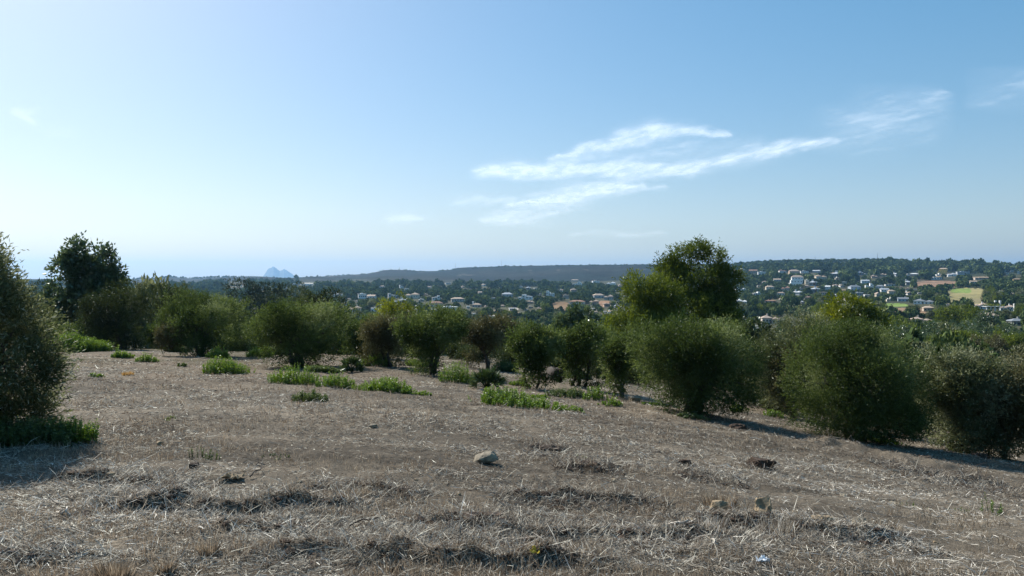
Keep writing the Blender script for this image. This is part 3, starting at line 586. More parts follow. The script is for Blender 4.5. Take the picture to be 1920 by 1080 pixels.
HL = [
 (634,556,17,549,'hip','w','w','small white house with a bright roof at the left end, behind the round olive'),
 (679,560,17,549,'flat','w','w','tall white block villa joined to a lower bright-roofed wing, above the cream hipped villa'),
 (697,560,18,552,'gable','w','p','low house with a pale pitched roof against the right side of the tall white block'),
 (665,587,25,572,'wings','c','p','cream hipped villa with a yellowish centre, below the tall white block villa'),
 (706,588,24,571,'cubes','w','w','stepped white villa just left of the yellow-green tree top'),
 (647,598,12,591,'hip','p','p','low pinkish roof just above the crown edge of the round olive'),
 (773,559,29,548,'wings','c','t','warm cream villa with a brown tiled roof, right of the row of grey-white houses'),
 (736,559,19,550,'cubes','g','w','grey-white low villa between the tall white block and the warm cream villa'),
 (819,563,20,554,'cubes','w','w','bright white flat-roofed villa above the red-roofed one'),
 (818,575,28,564,'hip','p','r','reddish villa with a wide red hipped roof, below the bright white flat-roofed one'),
 (842,583,34,573,'flat','b','w','long bluish-white flat pavilion house, right of and below the red-roofed villa'),
 (753,541,9,534,'cubes','w','w','little white tower house alone high among trees, on the left slope'),
 (763,544,8,540,'flat','w','w','tiny pale house touching the little white tower house on its right'),
 (840,533,11,530,'flat','w','l','long pale shed roof at the foot of the bare ridge'),
 (858,566,28,557,'columns','t','p','tan villa with an arcade half hidden by dark cypresses'),
 (894,576,18,568,'hip','p','t','low terracotta house beside a slim white chimney tower'),
 (878,578,6,574,'flat','w','w','tiny white hut in the scrub right of the long bluish pavilion'),
 (951,557,23,548,'hip','g','l','large villa with a grey-green roof left of the white cube villa'),
 (985,562,30,552,'cubes','w','w','dazzling white villa of stacked cubes in the middle of the slope'),
 (1032,556,17,545,'cubes','w','w','white villa with a small pointed tower, right of the stacked cubes'),
 (961,582,14,577,'flat','w','w','low white terrace house at the end of a dark hedge'),
 (977,540,6,536,'flat','w','w','tiny white house high above the stacked cubes'),
 (900,552,8,546,'gable','c','p','small pale gabled house above the dark hedge'),
 (843,596,8,588,'gable','p','p','small pinkish house end just above the olive crowns'),
 (924,597,11,592,'flat','w','w','low white garden wall house at the edge of the tan plot'),
 (1061,560,12,551,'flat','p','t','pinkish square house right of the villa with the small tower'),
 (1075,548,12,541,'hip','o','s','orange-tan house above the pinkish square one'),
 (1082,572,33,562,'columns','c','r','long house with white columns and a red tiled roof beside a brown plot'),
 (1114,571,19,561,'wings','o','t','terracotta villa right of the house with white columns'),
 (1122,559,23,550,'hip','g','p','grey-walled villa with a pale hipped roof above the terracotta villa'),
 (1141,562,20,552,'wings','p','s','pinkish villa partly behind the left pine'),
 (1083,535,18,528,'cubes','w','w','cluster-like white villa high on the slope left of the pines'),
 (1117,531,15,525,'flat','w','p','pale villa right of and above the cluster-like white one'),
 (1146,535,19,528,'wings','w','l','whitish villa with grey roofs near the top edge of the left pine'),
 (1172,521,8,518,'flat','w','w','tiny white house high on the ridge flank left of the tall pine'),
 (1078,527,14,524,'gable','c','p','faint pale house topmost in the group left of the pines'),
 (1137,575,13,568,'flat','o','s','orange terrace house low against the left pine'),
 (1368,574,17,568,'hip','t','p','pale low roof touching the right side of the tall pine'),
 (1444,606,36,590,'wings','p','s','large salmon villa with a broad hipped roof, closest house right of the tall pine'),
 (1421,622,38,610,'hip','g','l','grey-roofed house below and left of the large salmon villa'),
 (1388,546,21,537,'cubes','w','w','white flat villa right of the tall pine crown'),
 (1412,512,17,505,'gable','o','r','orange-roofed house on the skyline side of the slope, first right of the tall pine'),
 (1428,515,16,508,'flat','w','w','white flat-roofed house next to the orange-roofed one'),
 (1489,514,22,505,'hip','o','s','salmon-walled house with a bright roof high on the slope'),
 (1508,512,16,507,'flat','w','l','long white wing right of the high salmon-walled house'),
 (1467,512,15,505,'wings','w','d','white house with a dark red roof left of the high salmon-walled one'),
 (1493,536,29,519,'terrace','w','s','big terraced white villa with broad terracotta roofs, under the high salmon-walled house'),
 (1457,528,15,522,'gable','g','p','pale grey gabled house left of the big terraced villa'),
 (1443,543,17,535,'hip','c','p','cream house with a light hipped roof left of the red-roofed villa'),
 (1473,546,18,536,'wings','p','r','villa with a dull red roof below the big terraced one'),
 (1464,553,15,547,'hip','w','t','small white villa with tiled roof under the dull red one'),
 (1419,554,18,547,'cubes','w','w','white villa half way down the slope right of the tall pine'),
 (1370,554,19,546,'cubes','w','t','white villa peeping out behind the right edge of the tall pine'),
 (1390,570,24,560,'wings','b','w','bluish white villa under the trees beside the tall pine'),
 (1538,523,23,515,'wings','c','t','cream villa with brown roof right of the big terraced villa'),
 (1513,533,8,523,'flat','c','w','narrow pale tower-like house right of the big terraced villa'),
 (1552,545,10,535,'gable','w','w','bright narrow white house above the pink one'),
 (1543,552,16,547,'flat','p','p','low pink flat house above the yellow-green pine'),
 (1445,567,23,562,'hip','p','r','long low terracotta roof lying on a hedge'),
 (1516,561,13,555,'hip','p','d','brown roof left of the yellow-green pine'),
 (1531,511,15,506,'gable','g','l','greyish house faint under the ridge'),
 (1622,533,16,524,'gable','b','l','house with a large blue-grey pitched roof'),
 (1630,541,17,531,'cubes','w','w','brightest white villa, under the large blue-grey roof'),
 (1602,544,23,534,'hip','b','g','blue-grey villa left of the brightest white one'),
 (1650,541,16,534,'hip','g','g','dark grey hipped house right of the brightest white villa'),
 (1658,549,17,540,'gable','w','l','white gabled villa with a steep end wall'),
 (1671,552,14,543,'hip','c','p','small cream villa with rounded front beside the white gabled one'),
 (1669,536,22,532,'flat','w','g','long low grey roof with a white end above the white gabled villa'),
 (1645,557,8,548,'gable','t','s','tan gabled house below the dark grey one'),
 (1666,565,9,557,'cubes','c','w','stepped cream house at the top of the green lawn'),
 (1693,565,21,557,'gable','b','g','grey-blue villa with a white gable end above the brown field'),
 (1732,570,38,560,'wings','w','g','long white villa with grey roofs left of the tan meadow'),
 (1740,583,20,573,'hip','t','p','tan pavilion with a shallow spreading roof below the long white villa'),
 (1610,554,16,547,'flat','g','w','grey-white house just above the yellow-green pine top'),
 (1583,533,9,527,'flat','c','w','small cream block left of the large blue-grey roof'),
 (1657,518,13,512,'wings','t','p','pale house high above the blue-grey roofs'),
 (1702,517,4,513,'flat','w','w','tiny brilliant white cube beside the building site'),
 (1714,517,17,512,'columns','k','w','unfinished concrete building on bare earth'),
 (1767,513,20,504,'terrace','y','p','tall yellow building on the hilltop'),
 (1759,517,9,512,'cubes','w','w','pair-like white house directly below the yellow building'),
 (1784,518,18,512,'wings','w','l','white villa right below the yellow building'),
 (1805,515,24,508,'flat','g','l','long grey building on the crest right of the yellow one'),
 (1823,511,6,506,'flat','y','y2','small round-looking yellow block at the end of the long grey building'),
 (1882,510,5,506,'flat','w','w','single white block, first of the crest houses near the right border'),
 (1898,510,8,506,'flat','w','w','middle white block of the crest houses near the right border'),
 (1914,513,13,508,'cubes','w','w','biggest white block of the crest houses at the right border'),
 (1754,524,22,519,'flat','w','w','long low white house under the hilltop buildings'),
 (1824,531,14,526,'gable','c','p','pale gabled house above the tan meadow'),
 (1840,524,30,520,'flat','p','p','long pinkish wall-like house right of the hilltop buildings'),
 (1907,526,15,522,'hip','y','t','tan barn standing alone on the right wooded slope'),
 (1838,579,26,567,'wings','w','s','left wing of the manor with pinkish roofs beside the pergola'),
 (1888,582,30,571,'wings','w','s','right wing of the manor with tall white chimneys'),
 (1852,601,36,585,'hip','g','s','grey house with a wide hipped roof and salmon ridge under the manor'),
 (1727,607,38,593,'wings','t','s','villa with double terracotta roof among the dark pines'),
 (1905,610,30,596,'hip','k','g','dim grey house with a white chimney at the right border'),
 (1905,672,52,653,'wings','b','p','nearest house at the right border, broad pale tan roof over bluish walls'),
 (292,531,9,528,'flat','w','w','white farm building far off left of the grey rock'),
 (440,537,30,532,'flat','c','p','long pale building left of the grey rock, just above the dark tree'),
 (552,534,9,531,'flat','w','w','small white building under the right foot of the grey rock'),
 (576,535,24,532,'flat','w','w','very long low white building right of the grey rock'),
]
M['ry2'] = pmat('yellow_roof', (.70,.52,.12)); M['ry'] = M['ry2']
for t in HL: house(*t)
g_ = random.Random(77); PROTO = []
def far_villa(px, base, w, i):
    X, Y, z = hit(px, base); W = w/F*Y
    for (a, b, c, d, e) in HRECT:
        if a-5 < px < c+5 and b-3 < base < d+4: return
    if patch_mask(np.array([float(px)]), np.array([float(base)]), 2)[0] >= 0: return
    if len(PROTO) < 6:
        st = ['hip', 'cubes', 'gable', 'wings', 'flat', 'hip'][len(PROTO)]; wc = 'wcwpwg'[len(PROTO)]; rc = 'twpswl'[len(PROTO)]
        o = house(px, base, w, base-w*.36, st, wc, rc, 'small pale house half buried in trees far across the valley', group='small pale houses far across the valley'); PROTO.append((o, W)); return
    src, W0 = PROTO[i % 6]; o = src.copy(); COL.objects.link(o); o.location = (X, Y, z-.2); s = W/W0; o.scale = (s, s, s); o.rotation_euler = (0, 0, g_.uniform(-.6, .6)-math.atan2(X, Y)*.6)
    for ch in list(src.children):
        c = ch.copy(); COL.objects.link(c); c.parent = o
        for g in ch.children: d = g.copy(); COL.objects.link(d); d.parent = c
    HRECT.append((px-w/2-.5, base-w*.36, px+w/2+.5, base, Y))
for i in range(190):
    if i % 5 < 2: px = g_.uniform(640, 1180); base = g_.uniform(534, 592)
    else: px = g_.uniform(1370, 1720 if i % 2 else 1910); base = g_.uniform(509, 572)
    far_villa(px, base, g_.uniform(5, 12), i)
# slim white chimney tower and pergola of the manor
def on(px, py): return hit(px, py)
def tower(px, base, top, w, label, name='chimney_tower', cat='tower'):
    X, Y, z = hit(px, base); W = w/F*Y; H = (base-top)/F*Y
    r = tag(empty(name, (X, Y, z-.2)), label, cat)
    MB().box(-W/2, W/2, -W/2, W/2, -1, H*.86).build('shaft', M['ww'], r); MB().box(-W*.65, W*.65, -W*.65, W*.65, H*.86+.003, H).build('cap', M['ww'], r)
    HRECT.append((px-w, top, px+w, base, Y))
tower(887, 575, 565, 3, 'slim white tower beside the low terracotta house')
for px, b, t, l in ((1866,582,563,'left one of the two tall white chimneys above the pergola'), (1875,582,563,'right one of the two tall white chimneys above the pergola'), (1902,584,569,'white chimney at the far right end of the manor')):
    tower(px, b, t, 2.4, l)
X, Y, z = hit(1862, 586); r_ = tag(empty('pergola', (X, Y, z)), 'pergola with white pillars under yellow-green vines', 'pergola'); HRECT.append((1850, 566, 1880, 586, Y))
for i in range(5): MB().box(-7+i*3.5-.25, -7+i*3.5+.25, -3, -2.5, -1, 5).build('pillar', M['ww'], r_)
MB().box(-8, 8, -3.6, 3, 5.003, 5.3).build('beam', M['ww'], r_)
link('vine', crown_mesh('vine', [(-4,0,5.9,4.5,3,.9),(4,0,5.9,4.5,3,.9)], 1500, .6, .35, M['yellowgreen'], np.random.default_rng(3), sprig=.5, gap=.2), r_)
# masts on the ridge
def mast(px, top, label, h0=4):
    rb = float(np.interp(px, RIDGE[:,0], RIDGE[:,1])); rs, _ = stations(px); r = rs[12]*.985
    th = math.atan((px-960)/F); X, Y = r*math.sin(th), r*math.cos(th); z = float(gz(X, Y)[0]); H = slope(top)*Y-z
    o = tag(empty('radio_mast', (X, Y, z)), label, 'mast', 'masts along the ridge')
    T = Tubes()
    for a in range(3):
        c, s = math.cos(a*2.1)*1.1, math.sin(a*2.1)*1.1; T.add([(c, s, -2), (c*.6, s*.6, H*.6), (c*.25, s*.25, H)], [.3, .25, .18], 4)
    for k in range(9):
        zz = H*k/9; q = 1.1*(1-k/9*.7); T.add([(q, 0, zz), (-q*.5, q*.85, zz+H/9)], [.15, .15], 4); T.add([(-q*.5, q*.85, zz), (-q*.5, -q*.85, zz+H/9)], [.15, .15], 4)
    link('lattice', T.mesh('lattice', M['metal']), o)
    T = Tubes(); T.add([(0,0,H*.95),(0,0,H*1.12)], [.12,.06], 5); T.add([(-1.2,-.4,H*.8),(1.2,-.4,H*.8)], [.25,.25], 6); link('antenna', T.mesh('antenna', M['metal']), o)
mast(854, 493, 'left radio mast of the two on the ridge crest right of the grey rock'); mast(940, 488, 'taller radio mast in the middle of the ridge'); mast(749, 501, 'short radio mast on the rounded hump of the ridge')
mast(1645, 474, 'tallest radio mast, on the green ridge to the right'); mast(1528, 481, 'short radio mast left of the tallest one')

# ================================================================ trees of the valley
def near_top(px):
    t = 900.
    for x0, tp, x1, Y in NEAR_BOX:
        c = (x0+x1)/2; hw = (x1-x0)/2
        if abs(px-c) < hw*.9: t = min(t, tp+(1-math.sqrt(max(0, 1-((px-c)/hw)**2)))*hw*.8)
    return t
SKY_T = np.array([near_top(p) for p in range(-200, 2200, 4)])
def hides(px, py0, rad_px, Y, top):
    for (x0, t, x1, b, hy) in HRECT:
        if Y < hy-2 and x0-rad_px < px < x1+rad_px and top < b-(b-t)*.30 and py0 > t: return True
        if abs(Y-hy) < 14 and x0-rad_px*.6 < px < x1+rad_px*.6: return True
    return False
def mid(px, top, w, Y, label, style='pine', n=7000, bottom=.15, nl=8, gap=.25, tb=0., name='valley_tree', umb=False, **k):
    if umb: lobes = lambda W, h, rng: [(x*W, y*W, .78*h+q*h, rx*W, rx*W, .17*h) for x, y, q, rx in ((0,0,.05,.3),(.25,.1,0,.25),(-.25,0,0,.26),(.05,-.25,-.02,.27),(0,.25,0,.25),(.38,0,-.06,.13),(-.38,0,-.05,.13))]
    else: lobes = None
    return plant_tree(name, px, top, w, label, Y=Y, style=style, n=int(n*2), ll=.055, lw=.03, stems=1, r=.16, bottom=bottom, nl=nl, gap=gap, tbias=tb, lobes=lobes, sprig=.35, gs=.5, **k)
nb = len(NEAR_BOX)
mid(1741, 633, 104, 120, 'rounded pine with a bright green top, nearest in the hollow on the right', n=16000, tb=.15, bottom=.0)
mid(1812, 622, 92, 150, 'flat-topped pine with a sunlit crown and bare trunks below, right of the rounded one', n=14000, tb=.15, umb=True)
mid(1852, 628, 76, 143, 'bare brownish tree merging into the flat-topped pine', 'olive_brown', 9000, gap=.40, bottom=.1)
mid(1873, 618, 36, 175, 'upright bright green tree right of the brownish one', tb=.2, n=5000)
mid(1903, 625, 46, 165, 'green pine at the right border above the nearest house', tb=.15, n=6000)
mid(1690, 640, 60, 150, 'dark tree left of the rounded pine', 'broad', 6000)
mid(1798, 571, 96, 330, 'broad umbrella pine spreading above the double-roofed villa', n=9000, tb=.06, bottom=.0)
mid(1850, 583, 50, 300, 'dark umbrella pine right of the broad one', 'broad', 5000, bottom=.0)
mid(1690, 596, 60, 240, 'green tree on the slope below the brown field', tb=.1, n=5000)
mid(1722, 608, 90, 215, 'low dark green tree mass below the double-roofed villa', 'broad', 8000, bottom=.0)
mid(1790, 601, 110, 225, 'very dark spreading tree in the middle of the hollow', 'broad', 9000, bottom=.0)
mid(1865, 604, 100, 205, 'dull dark tree below the grey hipped house', 'broad', 8000, bottom=.0)
mid(1757, 620, 60, 190, 'dark bushy tree behind the rounded pine', 'broad', 5000, bottom=.0)
mid(1662, 612, 60, 170, 'dark tree just right of the yellow-green pine', 'broad', 5000, bottom=.05)
del NEAR_BOX[nb:]
def blob(rng, n, q, flat=1.):
    d = unit(rng.normal(size=(n, 3))); d[:,2] = np.where(d[:,2] < -.35, -d[:,2], d[:,2])
    b = noise3(d*1.9+rng.random()*90, 3)-.5; r = (1+b*.9)*rng.uniform(.78, 1.05, n)
    c = d*r[:,None]*np.array([1, 1, flat]); nrm = unit(d+rng.normal(size=d.shape)*.55)
    t1 = unit(np.cross(nrm, rng.normal(size=d.shape))); t2 = np.cross(nrm, t1); s = q*rng.uniform(.6, 1.3, (n, 1))
    V = np.stack([c-t1*s, c-t2*s*.7, c+t1*s, c+t2*s*.7], 1).reshape(-1, 3)
    return V, np.repeat(rng.random(n)*.35, 4)
rng = np.random.default_rng(5)
TPL_A = [blob(rng, 170, .30, rng.uniform(.7, 1.)) for _ in range(10)]
TPL_N = [blob(rng, 900, .125, rng.uniform(.7, 1.)) for _ in range(8)]
TPL_B = [blob(rng, 46, .46, rng.uniform(.6, .95)) for _ in range(12)]
def scatter(n, r0, r1, pxr=(-60, 1980), seed=1):
    g = np.random.default_rng(seed); px = g.uniform(*pxr, n); r = np.sqrt(g.uniform(r0**2, r1**2, n))
    th = np.arctan((px-960)/F); return r*np.sin(th), r*np.cos(th), g
SINGLE = []; MASS = []
def forest(n, r0, r1, size, tpls, seed, single=0, dens=.40, pxr=(-60, 1980)):
    X, Y, g = scatter(n, r0, r1, pxr, seed); Z = base_z(X, Y)
    R = g.uniform(*size, n)*(.75+.5*fbm(X/120, Y/120, 2, 3)); Hh = R*g.uniform(1.0, 1.75, n)
    px, py = proj(X, Y, Z); _, pt = proj(X, Y, Z+Hh*1.6)
    keepn = fbm(X/85, Y/85, 3, 151) > dens*.95
    pm = patch_mask(px, py, 1.5) < 0
    sk = SKY_T[np.clip(((px+200)/4).astype(int), 0, len(SKY_T)-1)]
    ok = keepn & pm & ((pt < sk+10) | (g.random(n) < .12))
    for i in np.nonzero(ok)[0]:
        rp = R[i]/Y[i]*F
        if hides(px[i], py[i], rp*.8, Y[i], pt[i]): continue
        row = (X[i], Y[i], Z[i], R[i], Hh[i], int(g.integers(len(tpls))), g.random(), pt[i] < sk[int(np.clip((px[i]+200)/4, 0, len(SKY_T)-1))]-2)
        MASS.append((row, tpls))
forest(1500, 100, 330, (2.2, 4.2), TPL_N, 1, pxr=(-60, 1980))
forest(5200, 330, 800, (2.2, 4.6), TPL_A, 2)
forest(18000, 800, 1650, (2.3, 5.2), TPL_B, 3, dens=.36)
forest(5200, 1650, 2700, (4.5, 10.), TPL_B, 4, dens=.42, pxr=(1370, 1980)); forest(2600, 1650, 2120, (4., 8.), TPL_B, 9, dens=.42, pxr=(560, 1370)); forest(2600, 1650, 2900, (4., 8.), TPL_B, 6, dens=.46, pxr=(-60, 560))
# the 230 largest in view are trees of their own
vis = sorted([i for i, (r, _) in enumerate(MASS) if r[7] and r[1] < 900 and abs(r[0]/r[1]) < .64], key=lambda i: -MASS[i][0][3]/MASS[i][0][1])[:230]
vs = set(vis); CR = {}; TR = {}
KINDS_T = (('wood', 'round dark green tree on the wooded valley side beyond the olives', 'round dark trees of the valley', 0.), ('pine', 'mid-green pine-like tree on the wooded valley side beyond the olives', 'mid-green trees of the valley', .1), ('olive_grey', 'grey-green bushy tree on the wooded valley side beyond the olives', 'grey-green trees of the valley', .05))
gg = np.random.default_rng(8)
def big_blob(k):
    kind = KINDS_T[k % 3]; rr = np.random.default_rng(60+k)
    lb = [(0,0,.75,.8,.8,.62)]+[(math.cos(a)*.5, math.sin(a)*.5, .75+e, .48, .48, .42) for a, e in zip(rr.uniform(0, 6.28, 6), rr.uniform(-.3, .35, 6))]
    return crown_mesh('crown', lb, 3600, .13, .085, M[kind[0]], rr, per=4, sprig=.18, gap=.22, shell=.15, glint=0, gs=2., zmin=.02, tbias=kind[3])
tt = Tubes(); tt.add([(0,0,-.35),(.02,0,.3),(0,.03,.7)], [.09,.07,.04], 6); tt.add([(.02,0,.35),(.3,.1,.8)], [.05,.02], 5); tt.add([(0,0,.4),(-.3,-.1,.85)], [.05,.02], 5)
TR0 = tt.mesh('trunk', M['bark'])
for k in range(12): CR[k] = big_blob(k)
for n_, i in enumerate(vis):
    r = MASS[i][0]; k = int(gg.integers(12)); kind = KINDS_T[k % 3]
    o = tag(empty('valley_tree', (r[0], r[1], r[2]-.1), r[6]*6.28), kind[1], 'tree', kind[2]); o.scale = (r[3], r[3], r[4]*1.15)
    link('crown', CR[k], o); link('trunk', TR0, o)
parts = {}
for i, (r, tp) in enumerate(MASS):
    if i in vs: continue
    V, t = tp[r[5]]; a = r[6]*6.28; c, s = math.cos(a), math.sin(a)
    P = np.empty_like(V); P[:,0] = (V[:,0]*c-V[:,1]*s)*r[3]+r[0]; P[:,1] = (V[:,0]*s+V[:,1]*c)*r[3]+r[1]; P[:,2] = V[:,2]*r[4]*.9+r[2]+r[4]*.55
    tone = (r[6]*7919 % 1)**1.6*.6
    parts.setdefault('near' if r[1] < 1650 else 'far', []).append((P, t+tone))
for k, nm in (('near', 'woodland'), ('far', 'hillside_woodland')):
    V = np.concatenate([p for p, _ in parts[k]]); t = np.concatenate([q for _, q in parts[k]])
    tag(link(nm, mesh_np(nm, V, quads(len(V)//4), M['wood'], t)), kind='stuff')
# tree line on the ridges: small crowns standing against the sky
X, Y, g = [], [], np.random.default_rng(99); PV, PT = [], []
for px in np.concatenate([g.uniform(230, 520, 130), g.uniform(575, 620, 12), g.uniform(1380, 1800, 420), g.uniform(620, 1380, 260), g.uniform(1780, 1940, 120)]):
    rs, _ = stations(px); r = rs[12]*g.uniform(.955, 1.0); th = math.atan((px-960)/F); x, y = r*math.sin(th), r*math.cos(th)
    R = g.uniform(3, 7)*(1.3 if px > 1380 else .75)*(r/3600)**.5; hs = R*g.uniform(.7, 1.2)*(1.2 if px < 600 else .6)
    V, t = TPL_B[int(g.integers(12))]; PV.append(V*np.array([R, R, hs])+np.array([x, y, float(base_z(x, y))+hs*.4])); PT.append(t+g.random()*.2)
V = np.concatenate(PV); tag(link('ridge_woodland', mesh_np('ridge_woodland', V, quads(len(V)//4), M['wood'], np.concatenate(PT))), kind='stuff')

# ================================================================ green herbs, palms, weeds on the field
def herb(px, base, w, h, label, mat='herb', dens=1., name='herb_patch', cat='plant', group='bright green herb patches', depth=None, leaf=.046):
    rng = np.random.default_rng(int(px*3+base)); X, Y, z0 = hit(px, base-h*.12); W = w/F*Y; H = h/F*Y*1.0
    D = depth or max(min(W*.6, 1.6), .25)
    root = tag(empty(name, (X, Y, z0-.02)), label, cat, group)
    n = int(max(14, 210*W*D*dens/(max(H, .12)/.4)**.5)); n = min(n, 1300)
    a = rng.uniform(0, 6.28, n); q = rng.uniform(0, 1, n)**.55*(.75+.5*noise2(a*1.3, a*0+px, 5)); q = np.where(rng.random(n) < .12, q*rng.uniform(1.05, 1.35, n), q); x = np.cos(a)*q*W/2; y = np.sin(a)*q*D/2
    hh = H*rng.uniform(.62, 1.12, n)*(1-.55*np.clip(q, 0, 1)**2.2)*(.7+.6*noise2(x*2.2+px, y*2.2, 3))
    zz = gz(X+x, Y+y)-z0
    sc = max(1, Y/22); ml = int(np.clip(34/sc**.3, 18, 34))
    lean = rng.normal(size=(n, 2))*.10+np.stack([x/W, y/D], 1)*.22
    S = Tubes()
    for i in range(n):
        S.add([(x[i], y[i], zz[i]-.02), (x[i]+lean[i,0]*hh[i]*.5, y[i]+lean[i,1]*hh[i]*.5, zz[i]+hh[i]*.5), (x[i]+lean[i,0]*hh[i], y[i]+lean[i,1]*hh[i], zz[i]+hh[i]*.98)], [.004*sc, .003*sc, .0015*sc], 3)
    link('stems', S.mesh('stems', M['herb_dark']), root)
    k = np.repeat(np.arange(n), ml); t = rng.random(len(k))**.75; an = rng.uniform(0, 6.28, len(k))
    b = np.stack([x[k]+lean[k,0]*hh[k]*t, y[k]+lean[k,1]*hh[k]*t, zz[k]+hh[k]*t], 1)
    d = unit(np.stack([np.cos(an), np.sin(an), rng.uniform(.1, 1.1, len(k))], 1)); l = leaf*sc*rng.uniform(.7, 1.5, len(k))*(1-.35*t)
    V = leaves(b, d, l, l*.42, rng); tint = np.clip(.15+.45*t+rng.random(len(k))*.35, 0, 1)
    link('leaves', mesh_np('leaves', V, quads(len(k)), M[mat], np.repeat(tint, 4)), root)
    return root
for a in [
 (146,663,126,32,'long strip of bright green herbs below the trees beside the big left olive'),
 (228,674,36,20,'small green herb clump right of the long strip on the left'),
 (276,680,38,16,'thin low green herbs right of the small clump','herb',.6),
 (424,702,90,36,'dense green herb clump in front of the two-topped olive'),
 (425,660,58,26,'green herbs in the shade behind the dense clump, left of the very dark wide tree'),
 (410,675,40,18,'short herb strip touching the back of the dense clump'),
 (488,673,46,22,'rounded herb clump left of the shade pool under the wide round olive'),
 (331,662,40,16,'faint herb clump under the two-topped olive','herb_dark'),
 (550,724,98,38,'tall leafy herb patch before the wide round olive, left part of the biggest pair'),
 (629,732,66,32,'herb patch joined to the right of the tall leafy one'),
 (580,753,66,28,'duller green herb clump in front of the biggest pair','herb_dark'),
 (728,739,104,32,'herb patch standing alone right of the biggest pair'),
 (796,741,26,11,'tiny herb tuft right of the lone patch','herb',.7),
 (858,722,72,38,'bright herb mound left of the larger dwarf palm'),
 (702,692,62,24,'sunny herbs right of the smaller dwarf palm'),
 (965,767,148,36,'longest bright herb patch, in the open in front of the slim olive'),
 (1066,771,62,14,'sparse low herbs trailing right of the longest patch','herb',.5),
 (1062,746,64,22,'herbs behind the trailing ones, at the foot of the vase-shaped olive','herb_dark'),
 (1117,754,46,26,'spiky herb clump at the foot of the scraggly olive'),
 (975,725,42,13,'short herbs left of the single crooked trunk'),
 (945,699,48,22,'herbs in the shade behind the larger dwarf palm','herb_dark'),
 (1085,712,50,20,'herbs behind the vase-shaped olive trunk','herb_dark'),
 (1230,762,60,13,'low herb fringe under the wide many-stemmed olive','herb',.5),
 (1382,777,32,18,'small herb clump in the shade right of the wide many-stemmed olive'),
 (1450,786,34,20,'small herb clump under the silver-topped olive'),
 (520,668,50,18,'low herbs under the very dark wide tree','herb_dark'),
 (600,700,70,16,'low herbs in the shade pool under the wide round olive','herb_dark'),
 (790,690,60,18,'green herbs between the brown-crowned and the thin-stemmed olive'),
 (1010,745,44,12,'sparse herbs at the foot of the single crooked trunk','herb',.6),
 (1150,762,40,12,'small herbs under the pale leaning stems','herb',.7),
 (1300,790,60,12,'sparse herbs by the trunks of the wide many-stemmed olive','herb_dark',.6),
 (1648,830,70,20,'herbs in the deep shade of the largest bushy olive'),
 (1745,748,50,20,'dim green shrub behind the gap at the long shadow','herb_dark'),
 ]: herb(*a)
rt = herb(125, 842, 92, 74, 'upright green bush at the foot of the big left olive', 'herb', 4., 'bush', 'bush', None, leaf=.036)
rt = herb(55, 845, 150, 62, 'dark low shrub in the shadow under the big left olive', 'herb_dark', 3.5, 'bush', 'bush', None, leaf=.036)
herb(380, 866, 60, 28, 'small dull green weed in the middle of the left field', 'herb_dark', .6, 'weed', 'weed', 'single weeds on the bare field', leaf=.02)
herb(515, 862, 62, 12, 'faint flat green weed right of the dull one', 'herb_dark', .25, 'weed', 'weed', 'single weeds on the bare field', leaf=.016)
herb(1858, 966, 40, 32, 'small green weed near the right border of the field', 'herb', .35, 'weed', 'weed', 'single weeds on the bare field', leaf=.022)
herb(1715, 950, 60, 12, 'flat yellowish weed mat beside the pale flat stone', 'herb', .22, 'weed', 'weed', 'single weeds on the bare field', leaf=.012)
herb(1800, 958, 50, 12, 'faint green weed mat left of the right border weed', 'herb', .2, 'weed', 'weed', 'single weeds on the bare field', leaf=.012)
herb(1083, 858, 40, 9, 'thin pale green weed beside the dark clod', 'herb', .3, 'weed', 'weed', 'single weeds on the bare field', leaf=.015)
herb(180, 710, 26, 9, 'tiny weed in front of the long herb strip', 'herb', .6, 'weed', 'weed', 'single weeds on the bare field')
herb(341, 691, 14, 9, 'tiny dark weed left of the dense herb clump', 'herb_dark', 1., 'weed', 'weed', 'single weeds on the bare field')
herb(320, 788, 22, 8, 'pale tiny weed far in front of the herb clumps', 'herb', .5, 'weed', 'weed', 'single weeds on the bare field', leaf=.02)
def grass_tuft(px, base, w, h, label, mat='gold', n=160, name='grass_tuft'):
    rng = np.random.default_rng(int(px+base)); X, Y, z0 = hit(px, base); W = w/F*Y; H = h/F*Y
    m = n; a = rng.uniform(0, 6.28, m); q = rng.random(m)**.5*W*.32; b = np.stack([np.cos(a)*q, np.sin(a)*q*.7, np.zeros(m)], 1); b[:,2] = gz(X+b[:,0], Y+b[:,1])-z0-.01
    d = unit(np.stack([np.cos(a)*rng.uniform(0, .8, m), np.sin(a)*rng.uniform(0, .8, m), np.full(m, 1.)], 1)+rng.normal(size=(m, 3))*.12)
    V = leaves(b, d, H*rng.uniform(.5, 1.1, m), np.full(m, .006*max(1, Y/8)), rng)
    o = link(name, mesh_np(name, V, quads(m), M[mat], np.repeat(rng.random(m), 4)), None, (X, Y, z0)); tag(o, label, 'grass', 'dry grass tufts')
grass_tuft(215, 1078, 78, 46, 'golden brown grass tuft at the bottom left beside the white stick', 'stalk', 420)
grass_tuft(240, 706, 30, 10, 'yellow grass tuft far in the left field', 'gold', 200)
grass_tuft(310, 1062, 40, 34, 'thin brown grass tuft right of the golden brown one', 'stalk', 120)
grass_tuft(390, 1040, 50, 34, 'sparse rusty grass tuft behind the bottom left sticks', 'stalk', 160)
grass_tuft(1350, 955, 90, 36, 'dry stalky tuft around the ochre stone', 'stalk', 260)
grass_tuft(1455, 1010, 100, 44, 'tall grey stalks in front of the largest ochre rock', 'straw', 260)
grass_tuft(1330, 1000, 90, 40, 'bleached stalks left of the largest ochre rock', 'straw', 220)
grass_tuft(650, 935, 120, 26, 'reddish stalk tuft on the debris ridge in the left field', 'stalk', 260)
